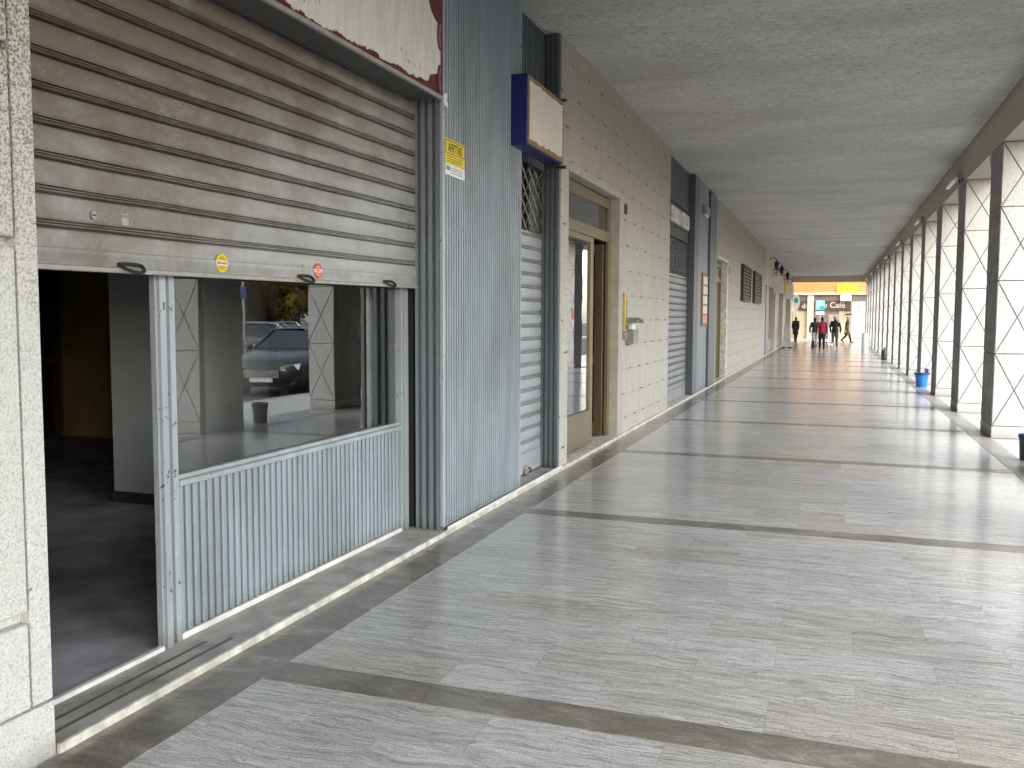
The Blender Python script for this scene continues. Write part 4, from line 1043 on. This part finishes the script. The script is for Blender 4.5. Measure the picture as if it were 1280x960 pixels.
# ------------------------------------------------------------------ people
def remeshed(b, name, mat, parent, vox):
    o = b.build(name, mat, parent)
    md = o.modifiers.new('r', 'REMESH'); md.mode = 'VOXEL'; md.voxel_size = vox; md.use_smooth_shade = True
    ms = o.modifiers.new('s', 'SMOOTH'); ms.factor = .5; ms.iterations = 3
    dg = bpy.context.evaluated_depsgraph_get()
    me = bpy.data.meshes.new_from_object(o.evaluated_get(dg))
    old = o.data; o.modifiers.clear(); o.data = me; bpy.data.meshes.remove(old)
    for p in me.polygons: p.use_smooth = True
    if not me.materials: me.materials.append(mat)
    return o
def limb(b, pts, rs):
    P = [Vector(p) for p in pts]
    b.tube(P, list(rs), 14)
    for p, r in zip(P, rs): b.ell(p, (r, r, r), None, 12, 8)
def person(loc, rz, label, j, cols, hair='hair_dark', s=1.0, bag=None, coat=False):
    t = thing('person', (loc[0], loc[1], 0), label, 'person', None, rz)
    def W(p):
        return Vector((loc[0], loc[1], 0)) + Matrix.Rotation(rz, 3, 'Z') @ (Vector(p) * s)
    J = {k: Vector(v) for k, v in j.items()}
    head = J['head']; neck = J['neck']; hip = J['hip']; ch = (neck * .62 + hip * .38)
    sh = {sd: J['sh' + sd] for sd in 'LR'}
    def torso(b, g):
        rot = Matrix.Rotation(rz, 3, 'Z')
        n = 9; prev = None; rings = []
        for i in range(n):
            f = i / (n - 1); c = hip.lerp(neck, f)
            wx = [.165, .172, .160, .150, .155, .172, .182, .165, .075][i] + g
            wy = [.118, .122, .112, .105, .110, .120, .118, .095, .06][i] + g
            b.ell(W(c), (wx * .93 * s, wy * s, .085 * s), rot, 16, 10)
        for sd in 'LR':
            limb(b, [W(neck - Vector((0, 0, .06))), W(sh[sd])], [(.07 + g) * s, (.062 + g) * s])
    def arm(b, sd, g, end=1.0):
        e, w = J['el' + sd], J['wr' + sd]; w2 = e.lerp(w, end)
        limb(b, [W(sh[sd]), W(sh[sd].lerp(e, .5)), W(e), W(e.lerp(w2, .4)), W(w2)], [(.058 + g) * s, (.05 + g) * s, (.041 + g) * s, (.040 + g) * s, (.030 + g) * s])
    def leg(b, sd, g, end=1.0):
        h = J['hp' + sd]; k = J['kn' + sd]; a = J['an' + sd]; a2 = k.lerp(a, end)
        limb(b, [W(h), W(h.lerp(k, .5)), W(k), W(k.lerp(a2, .35)), W(a2)], [(.090 + g) * s, (.078 + g) * s, (.058 + g) * s, (.056 + g) * s, (.040 + g) * s])
    rot = Matrix.Rotation(rz + j.get('turn', (0,))[0] if False else rz, 3, 'Z')
    # one continuous body
    b = B(); torso(b, 0)
    limb(b, [W(neck - Vector((0, 0, .02))), W(head - Vector((0, .01, .08)))], [.056 * s, .052 * s])
    b.ell(W(head), (.076 * s, .098 * s, .118 * s), rot, 18, 14)
    b.ell(W(head + Vector((0, .03, -.06))), (.055 * s, .065 * s, .055 * s), rot)
    limb(b, [W(head + Vector((0, .092, .005))), W(head + Vector((0, .108, -.028)))], [.010 * s, .015 * s])
    for sx in (-1, 1):
        b.ell(W(head + Vector((sx * .077, -.005, -.01))), (.011 * s, .02 * s, .032 * s), rot)
        b.ell(W(head + Vector((sx * .03, .085, .022))), (.02 * s, .014 * s, .009 * s), rot)
    for sd in 'LR':
        arm(b, sd, 0); leg(b, sd, 0)
        w, e = J['wr' + sd], J['el' + sd]; d = (w - e).normalized(); side = Vector((1, 0, 0)) if abs(d.x) < .8 else Vector((0, 0, 1))
        lat = d.cross(side).normalized(); side = lat.cross(d).normalized()
        palm = w + d * .055
        for q in range(4):     # palm
            limb(b, [W(w), W(w + d * .085 + lat * (.027 - .018 * q))], [.021 * s, .013 * s])
        for q, ln in enumerate((.066, .078, .072, .056)):
            r0 = w + d * .085 + lat * (.029 - .0195 * q); curl = side * (-.5 if sd == 'L' else .5)
            m = r0 + d * ln * .55; tip = m + (d * .7 + curl * .8).normalized() * ln * .5
            limb(b, [W(r0), W(m), W(tip)], [.0095 * s, .0088 * s, .0075 * s])
        th = w + d * .02 + lat * .025
        limb(b, [W(th), W(th + (d * .7 + lat * .7) * .045), W(th + d * .07 + lat * .045)], [.013 * s, .0105 * s, .0085 * s])
        a = J['an' + sd]; fd = J.get('ft' + sd, Vector((0, 1, -.12))).normalized()
        limb(b, [W(a), W(a + fd * .11 + Vector((0, 0, -.045)))], [.042 * s, .032 * s])
    remeshed(b, 'body', M['skin'], t, .008)
    b = B(); torso(b, .016)
    if coat:
        for f, wx in ((0, .182), (-.09, .19), (-.18, .195), (-.27, .20), (-.36, .205)):
            b.ell(W(hip + Vector((0, 0, f))), (wx * s, (wx - .05) * s, .09 * s), rot, 16, 10)
    else:
        b.ell(W(hip + Vector((0, 0, -.02))), (.185 * s, .138 * s, .09 * s), rot, 16, 10)
    for sd in 'LR': arm(b, sd, .015, .97)
    limb(b, [W(neck - Vector((0, 0, .03))), W(neck + Vector((0, -.012, .035)))], [.085 * s, .068 * s])
    remeshed(b, 'coat' if coat else 'jacket', M[cols[0]], t, .014)
    b = B()
    b.ell(W(hip + Vector((0, 0, -.06))), (.170 * s, .125 * s, .11 * s), rot)
    for sd in 'LR': leg(b, sd, .013, .97)
    remeshed(b, 'trousers', M[cols[1]], t, .014)
    for sd in 'LR':
        a = J['an' + sd]; fd = J.get('ft' + sd, Vector((0, 1, -.12))).normalized(); b = B()
        limb(b, [W(a + Vector((0, 0, -.02)) - fd * .045), W(a + fd * .08 + Vector((0, 0, -.04))), W(a + fd * .16 + Vector((0, 0, -.048)))], [.046 * s, .044 * s, .034 * s])
        remeshed(b, 'shoe', M['shoe'], t, .012)
    b = B()
    b.ell(W(head + Vector((0, -.022, .022))), (.085 * s, .095 * s, .108 * s), rot, 18, 14)
    if hair == 'hair_dark': b.ell(W(head + Vector((0, -.06, -.04))), (.07 * s, .055 * s, .09 * s), rot)
    remeshed(b, 'hair', M[hair], t, .011)
    return t, W
def pose(stride=.0, lean=0, armL=(-.235, .08), armR=(.235, -.05), back=0):
    j = {'hip': (0, 0, .93), 'neck': (0, lean * .45, 1.43), 'head': (0, lean * .6 + .025, 1.585),
         'shL': (-.175, lean * .42, 1.385), 'shR': (.175, lean * .42, 1.385),
         'elL': (armL[0], armL[1] * .3 - .04 + lean * .3, 1.10), 'elR': (armR[0], armR[1] * .3 - .04 + lean * .3, 1.10),
         'wrL': (armL[0] * .95, armL[1] + lean * .3, .87), 'wrR': (armR[0] * .95, armR[1] + lean * .3, .87),
         'hpL': (-.085, 0, .90), 'hpR': (.085, 0, .90),
         'knL': (-.09, stride * .55 + .02, .49), 'knR': (.085, -stride * .25 + .04, .485),
         'anL': (-.085, stride * .9, .095), 'anR': (.085, -stride * 1.0, .105 + abs(stride) * .22)}
    j['ftR'] = (0, 1, -.12 - abs(stride) * 1.2)
    return j
person((-.45, 48.4), R(6), 'woman in a crimson jacket and black trousers walking away down the arcade', pose(.2, .02, (-.27, .16), (.23, -.06)), ('c_crimson', 'c_black'), 'hair_dark', .965)
tman, Wm = person((.17, 51.2), R(-8), 'man in a black jacket and grey-green trousers walking away down the arcade', pose(-.16, .05, (-.25, .05), (.27, .12)), ('c_black', 'c_green'), 'hair_grey', 1.0)
b = B(); b.ell((.36, 51.15, 1.44), (.10, .08, .10), None, 12, 8).ell((.30, 51.1, 1.47), (.09, .06, .05)); tag(b.build('scarf', M['c_pale'], tman, True))
person((.93, 63.0), R(-80), 'man in an olive-brown coat striding to the right at the arcade end', pose(.32, .10, (-.24, .10), (.24, -.12)), ('c_olive', 'c_black'), 'hair_grey', 1.0, coat=True)
person((-2.30, 64.2), R(-20), 'person in a long black coat at the left wall where the arcade ends', pose(.12, .03), ('c_black', 'c_black'), 'hair_dark', .98, coat=True)
tp, Wp = person((-.86, 51.9), R(4), 'person in dark slate top and pale trousers, half hidden beside the woman in crimson', pose(-.14, .02, (-.27, .05), (.26, .05)), ('c_navy', 'c_pale'), 'hair_dark', .95)
t = thing('shopping_bag', (-.93, 50.9, .05), 'dark bag standing on the floor behind the woman in crimson', 'bag')
B().prism([(-1.02, 50.95, .0), (-.83, 50.95, .0), (-.86, 50.95, .40), (-.99, 50.95, .40)], (0, .16, 0)).build('bag_body', M['c_black'], t)
B().tube([(-.97, 51.03, .40), (-.96, 51.03, .52), (-.89, 51.03, .52), (-.88, 51.03, .40)], .012, 6).build('handle', M['c_black'], t)
# small pale dog
t = thing('small_dog', (-.10, 48.9, 0), 'small pale dog with dark face walking between the woman in crimson and the man', 'dog')
b = B(); O = Vector((-.12, 48.9, 0))
def dl(pts, rs): limb(b, [O + Vector(p) for p in pts], rs)
dl([(-.02, .02, .24), (.07, .1, .235), (.15, .18, .25)], [.072, .062, .066])
dl([(-.06, -.03, .26), (-.11, -.08, .33)], [.05, .042]); dl([(-.11, -.08, .34), (-.17, -.14, .32)], [.05, .026])
for sx in (-1, 1):
    ox, oy = .035 * sx, -.035 * sx
    dl([(-.05 + ox, -.01 + oy, .22), (-.055 + ox, -.015 + oy, .11), (-.06 + ox, -.02 + oy, .02)], [.034, .022, .02])
    dl([(.14 + ox, .17 + oy, .23), (.115 + ox, .15 + oy, .15), (.155 + ox, .19 + oy, .09), (.14 + ox, .175 + oy, .02)], [.042, .030, .02, .02])
    dl([(-.10 + ox, -.07 + oy, .37), (-.09 + ox * 1.3, -.06 + oy * 1.3, .42)], [.02, .008])
dl([(.18, .21, .27), (.22, .25, .34), (.2, .24, .38)], [.02, .015, .01])
remeshed(b, 'body', M['dog'], t, .010)
b = B(); b.ell(O + Vector((-.125, -.095, .345)), (.052, .052, .05)); b.build('dark_face_patch', M['hair_dark'], t, True)
# ------------------------------------------------------------------ the street beside the arcade
def make_car(label, body_mat, estate=True, scale=1.0):
    t = thing('parked_car', (0, 0, -.14), label, 'car', 'cars parked along the street')
    Z = -.14
    def ring(y, zb, w0, zbelt, w1, ztop, w2):
        h = [(0, zb), (w0 * .9, zb), (w0, zb + .12), (w0 * 1.0, (zb + zbelt) / 2), (w1, zbelt), (w2, ztop), (w2 * .55, ztop + .018), (0, ztop + .022)]
        return [(x, y, z + Z) for x, z in h] + [(-x, y, z + Z) for x, z in h[-2:0:-1]]
    st = [(2.32, .30, .62, .50, .62, .56, .52), (2.25, .22, .80, .58, .78, .66, .64), (2.05, .20, .87, .68, .86, .76, .72), (1.6, .20, .90, .78, .885, .86, .76), (1.1, .2, .91, .88, .895, .955, .76),
          (.85, .20, .91, .92, .90, .99, .78), (.0, .2, .915, .95, .90, .985, .8), (-1.0, .2, .915, .97, .90, 1.0, .8), (-1.8, .22, .90, .98, .885, 1.02, .78), (-2.2, .28, .84, .95, .83, 1.0, .72), (-2.33, .36, .74, .85, .74, .92, .66)]
    b = B(); rings = [[b.bm.verts.new(p) for p in ring(*s)] for s in st]; n = len(rings[0])
    for i in range(len(rings) - 1):
        for k in range(n): b.bm.faces.new([rings[i][k], rings[i][(k + 1) % n], rings[i + 1][(k + 1) % n], rings[i + 1][k]])
    b.bm.faces.new(rings[0]); b.bm.faces.new(rings[-1][::-1]); bmesh.ops.recalc_face_normals(b.bm, faces=b.bm.faces)
    for f in b.bm.faces: f.smooth = True
    body = b.build('body', body_mat, t, True)
    # cabin: windscreen, side glass, rear glass as one glazed shell, roof and pillars over it
    rr = -1.95 if estate else -1.35; rb = -2.2 if estate else -2.0
    low = [(.80, 1.02, .80), (.0, .0, 0)]
    A = [(.86, .80, .985), (.86, -.80, .985)]
    P = lambda y, x, z: (x, y, z + Z)
    y0b, y0t, y1t, y1b = .88, .10, rr, rb
    zt_ = 1.45; wb, wt = .80, .60
    def skin(b, xb, xt, dz=0):
        lo = [P(y0b, xb - .02, .975), P(-.2, xb, .99), P(-1.3, xb, 1.0), P(y1b, xb - .06, 1.0)]
        hi = [P(y0t, xt - .02, zt_ - .03 + dz), P(-.5, xt, zt_ + dz), P(-1.3, xt, zt_ - .01 + dz), P(y1t, xt - .03, zt_ - .06 + dz)]
        return lo, hi
    b = B(); lo, hi = skin(b, wb, wt)
    for s in (1, -1):
        L = [(p[0] * s, p[1], p[2]) for p in lo]; H = [(p[0] * s, p[1], p[2]) for p in hi]
        for i in range(3): b.quad([L[i], L[i + 1], H[i + 1], H[i]])
    m = lambda p: (-p[0], p[1], p[2])
    b.quad([lo[0], hi[0], m(hi[0]), m(lo[0])]); b.quad([lo[3], m(lo[3]), m(hi[3]), hi[3]])
    b.build('glazing', M['car_glass'], t)
    b = B()
    hi2 = [(p[0] + .012, p[1], p[2] + .006) for p in hi]
    ringsr = []
    for p in hi2:
        ringsr.append([b.bm.verts.new((p[0] * f, p[1], p[2] + .035 * (1 - f * f))) for f in (-1, -.6, 0, .6, 1)])
    for i in range(3):
        for k in range(4): b.bm.faces.new([ringsr[i][k], ringsr[i][k + 1], ringsr[i + 1][k + 1], ringsr[i + 1][k]])
    b.build('roof', body_mat, t, True)
    b = B()
    for s in (1, -1):
        for (p, q) in ((lo[0], hi[0]), (lo[3], hi[3])):
            b.tube([(p[0] * s, p[1], p[2]), (q[0] * s, q[1], q[2])], .038, 8)
        b.tube([((lo[1][0] + .003) * s, -.28, lo[1][2]), ((hi[1][0] + .003) * s, -.42, hi[1][2])], .032, 8)
        b.tube([((lo[2][0] + .003) * s, -1.22, lo[2][2]), ((hi[2][0] + .003) * s, -1.22, hi[2][2])], .032, 8)
        b.tube([(p[0] * s, p[1], p[2]) for p in hi], .03, 8)
    b.build('window_pillars', body_mat, t, True)
    if estate:
        for s in (1, -1):
            B().tube([(.55 * s, .0, zt_ + Z), (.55 * s, -.05, zt_ + .06 + Z), (.55 * s, -1.75, zt_ + .055 + Z), (.55 * s, -1.85, zt_ - .03 + Z)], .016, 8).build('roof_rail', M['steel'], t, True)
    for s in (1, -1):
        for y in (1.42, -1.40):
            wv = B().lathe([(.20, -.11), (.30, -.115), (.33, -.09), (.335, 0), (.33, .09), (.30, .115), (.20, .11)], (s * .82, y, .335 + Z), 28, 'X').build('wheel', M['tyre'], t, True)
            bb = B().lathe([(.0, s * .09), (.06, s * .10), (.07, s * .08), (.205, s * .095), (.215, s * .075), (.215, -s * .02), (0, -s * .02)], (s * .82, y, .335 + Z), 28, 'X'); bb.build('rim', M['rim'], wv, True)
            B().lathe([(.0, s * .02), (.40, s * .02), (.385, s * .034), (.0, s * .034)], (s * .884, y, .36 + Z), 28, 'X').build('wheel_arch', M['car_trim'], t)
        hl = B().prism([(s * .80, 2.22, .60 + Z), (s * .44, 2.345, .56 + Z), (s * .42, 2.34, .645 + Z), (s * .60, 2.27, .70 + Z), (s * .80, 2.12, .735 + Z)], (0, -.1, .0)).build('headlight', M['lamp_lens'], t)
        B().prism([(s * .80, -2.24, .72 + Z), (s * .5, -2.345, .72 + Z), (s * .5, -2.34, .88 + Z), (s * .8, -2.22, .92 + Z)], (0, .08, 0)).build('tail_light', M['red'], t)
        B().ell((s * 1.0, .62, 1.03 + Z), (.12, .07, .085), None, 14, 10).tube([(s * .88, .62, .98 + Z), (s * .98, .62, 1.0 + Z)], .03, 8).build('wing_mirror', body_mat, t, True)
        B().box(s * .3 - .14, s * .3 + .14, -.5, .05, .5 + Z, 1.0 + Z, .05, 2).box(s * .33 - .13, s * .33 + .13, -.62, -.5, .9 + Z, 1.32 + Z, .05, 2).build('seat', M['seat_cloth'], t)
    b = B()
    for k in range(4): b.box(-.40, .40, 2.31, 2.345, .42 + .045 * k + Z, .445 + .045 * k + Z)
    g = B().box(-.42, .42, 2.28, 2.33, .40 + Z, .60 + Z, .01).build('grille', M['car_trim'], t); b.build('grille_bars', M['steel'], g)
    B().box(-.75, .75, 2.2, 2.30, .24 + Z, .34 + Z, .02).build('lower_intake', M['car_trim'], t)
    B().box(-.26, .26, 2.334, 2.35, .33 + Z, .415 + Z).build('number_plate', M['white'], t)
    return t
est = make_car('dark anthracite estate car with roof rails beside the arcade, reflected in the shop window', M['car_grey'], True)
est.location = (6.1, 18.75, -.14); est.rotation_euler = (0, 0, math.pi - .22)
def swap(root, old, new):
    for o in [root] + list(root.children_recursive):
        if o.type == 'MESH':
            o.data = o.data.copy() if any(m == old for m in o.data.materials) else o.data
            for i, m in enumerate(o.data.materials):
                if m == old: o.data.materials[i] = new
hatch = make_car('white car parked across the street before the trees, reflected left of the lattice column', M['car_white'], False)
hatch.location = (17.0, 33.0, -.14); hatch.rotation_euler = (0, 0, R(120))
others = [((19.0, 36.5), 118, 'car_silver', 'silver car parked across the street beside the white car'),
          ((20.8, 39.8), 120, 'car_blue', 'dark blue car parked across the street beside the silver car'),
          ((22.8, 43.5), 119, 'car_white', 'white car parked at the far end of the row across the street'),
          ((5.95, 26.0), 180, 'car_silver', 'silver car parked along the kerb behind the anthracite estate'),
          ((5.95, 8.0), 180, 'car_blue', 'dark blue car parked along the kerb ahead of the anthracite estate'),
          ((15.2, 29.5), 121, 'car_grey', 'anthracite car parked across the street in front of the white car')]
for (p, a, m_, lab) in others:
    c = copy_tree(hatch); c.location = (p[0], p[1], -.14); c.rotation_euler = (0, 0, R(a)); c['label'] = lab
    swap(c, M['car_white'], M[m_])
def make_tree(loc, h, leafm, label, seed, rad=3.0):
    rnd = random.Random(seed); x0, y0 = loc
    t = thing('street_tree', (x0, y0, -.14), label, 'tree', 'trees across the street')
    b = B(); zf = h * .12
    b.tube([(x0, y0, -.2), (x0 + .1, y0, zf * .6), (x0 + .15, y0 + .1, zf), (x0 + .1, y0, h * .62), (x0, y0, h * .85)], [.24, .2, .17, .1, .04], 10)
    tips = []
    for k in range(11):
        a = k * 2.4 + rnd.random(); z = zf + (h * .5) * rnd.random(); r = rad * (.5 + .45 * rnd.random())
        p0 = Vector((x0 + .12, y0, z)); p2 = Vector((x0 + r * math.cos(a), y0 + r * math.sin(a), z + h * (.12 + .18 * rnd.random())))
        p1 = p0.lerp(p2, .5) + Vector((0, 0, .25)); b.tube([p0, p1, p2], [.08, .05, .02], 6); tips += [p1, p2, p0.lerp(p2, .8)]
    tips.append(Vector((x0, y0, h * .9)))
    b.build('trunk', M['bark'], t, True)
    b = B()
    for c in tips:
        for q in range(150):
            d = Vector((rnd.gauss(0, 1), rnd.gauss(0, 1), rnd.gauss(0, .8))); d = d.normalized() * (rnd.random() ** .6) * rad * .36
            p = c + d; u = Vector((rnd.gauss(0, 1), rnd.gauss(0, 1), rnd.gauss(0, 1))).normalized(); w_ = u.orthogonal().normalized(); s = .10 + .09 * rnd.random()
            b.quad([p - u * s, p - w_ * s * .6, p + u * s, p + w_ * s * .6])
    b.build('crown', leafm, t)
    return t
TR = [((30, 50), 8.5, 'leaf_c', 'rust-brown autumn tree, nearest of the far trees'), ((26.5, 50), 6.0, 'leaf_a', 'low golden autumn tree behind the parked cars'), ((34, 62), 10, 'leaf_b', 'olive green tree behind the rust-brown one'),
      ((40, 60), 11, 'leaf_c', 'tall rust tree farther along the street'), ((29, 58), 9, 'leaf_b', 'olive tree between the golden and rust trees'), ((44, 78), 12, 'leaf_b', 'tallest olive tree at the back'), ((36, 74), 11, 'leaf_a', 'tall golden tree at the back'),
      ((24, 34), 8, 'leaf_c', 'rust tree standing nearer the arcade end of the street'), ((33, 44), 9, 'leaf_a', 'golden tree right of the rust tree'), ((46, 66), 12, 'leaf_a', 'wide golden tree behind the street'),
      ((40, 68), 9, 'leaf_b', 'olive tree in the gap between the tall golden and rust trees'), ((50, 82), 11, 'leaf_a', 'golden tree in the last row before the pale block'), ((35.5, 59), 7, 'leaf_a', 'low golden tree among the taller olive ones'), ((31, 52.5), 5, 'leaf_a', 'smallest golden tree behind the parked cars')]
for i, (p, h, m_, lab) in enumerate(TR): make_tree(p, h, M[m_], lab, 40 + i, h * .42)
t = thing('parking_sign', (13.0, 25.6, -.14), 'thin grey pole with a small blue square sign in the street, reflected in the window', 'road sign')
B().tube([(12.6, 25.6, -.14), (12.6, 25.6, 4.6)], .045, 8).build('pole', M['steel'], t, True)
B().box(12.42, 12.78, 25.53, 25.55, 2.2, 2.58, .02, 2).build('blue_plate', M['navy'], t)
t = thing('street_block', (75, 60, -.14), 'pale apartment block far across the street', 'building')
B().box(70, 82, 20, 120, -.14, 13).build('wall', M['warm_white'], t)
for r_ in range(4):
    for k in range(24):
        B().box(69.95, 69.99, 22 + 4 * k, 23.6 + 4 * k, 1.2 + 3 * r_, 2.8 + 3 * r_).build('window', M['dark_glass'], t)
# ------------------------------------------------------------------ camera
cam = bpy.data.cameras.new('camera'); co = bpy.data.objects.new('camera', cam); COL.objects.link(co)
F = Vector((-0.33176345453410555, 0.9404732709614059, -0.07377693977626466))
Rr = Vector((0.9429518648434735, 0.33291089237571886, 0.003481138580754787))
D = Vector((0.02783506464537834, -0.06841318838321023, -0.9972686923950993))
mt = Matrix.Identity(4)
for i in range(3): mt[i][0] = Rr[i]; mt[i][1] = -D[i]; mt[i][2] = -F[i]; mt[i][3] = (0, 0, 1.6)[i]
co.matrix_world = mt
cam.sensor_width = 36; cam.sensor_fit = 'HORIZONTAL'; cam.lens = 1130 / 1280 * 36
cam.clip_start = .05; cam.clip_end = 1000
scene.camera = co

# ------------------------------------------------------------------ light
ELEV = 42
az_x, az_y = .72, -.69
w = bpy.data.worlds.new('World'); scene.world = w; w.use_nodes = True
nt = w.node_tree; nt.nodes.clear()
sky = nt.nodes.new('ShaderNodeTexSky'); sky.sky_type = 'NISHITA'; sky.sun_disc = False
sky.sun_elevation = R(ELEV); sky.sun_rotation = math.atan2(az_x, az_y); sky.air_density = 1.6; sky.dust_density = 1.5; sky.ozone_density = 1.0
hs = nt.nodes.new('ShaderNodeHueSaturation'); hs.inputs['Saturation'].default_value = .5
bg = nt.nodes.new('ShaderNodeBackground'); bg.inputs[1].default_value = .15
wo = nt.nodes.new('ShaderNodeOutputWorld')
nt.links.new(sky.outputs[0], hs.inputs['Color']); nt.links.new(hs.outputs[0], bg.inputs[0]); nt.links.new(bg.outputs[0], wo.inputs[0])
sl = bpy.data.lights.new('sun', 'SUN'); sl.energy = .8; sl.angle = R(100); sl.color = (1, .965, .92)
so = bpy.data.objects.new('sun', sl); COL.objects.link(so)
dv = Vector((az_x, az_y, 0)).normalized() * math.cos(R(ELEV)) + Vector((0, 0, math.sin(R(ELEV))))
so.rotation_euler = (-dv).to_track_quat('-Z', 'Y').to_euler(); so.location = dv * 60

scene.view_settings.view_transform = 'Standard'
try: scene.view_settings.look = 'None'
except Exception: pass
scene.view_settings.exposure = 2.33
scene.view_settings.gamma = 1
scene.render.engine = 'CYCLES'
cy = scene.cycles
cy.use_denoising = True
try: cy.denoiser = 'OPENIMAGEDENOISE'
except Exception: pass
cy.max_bounces = 10; cy.diffuse_bounces = 5; cy.glossy_bounces = 4; cy.transparent_max_bounces = 12; cy.transmission_bounces = 4
cy.sample_clamp_indirect = 6; cy.caustics_reflective = False; cy.caustics_refractive = False
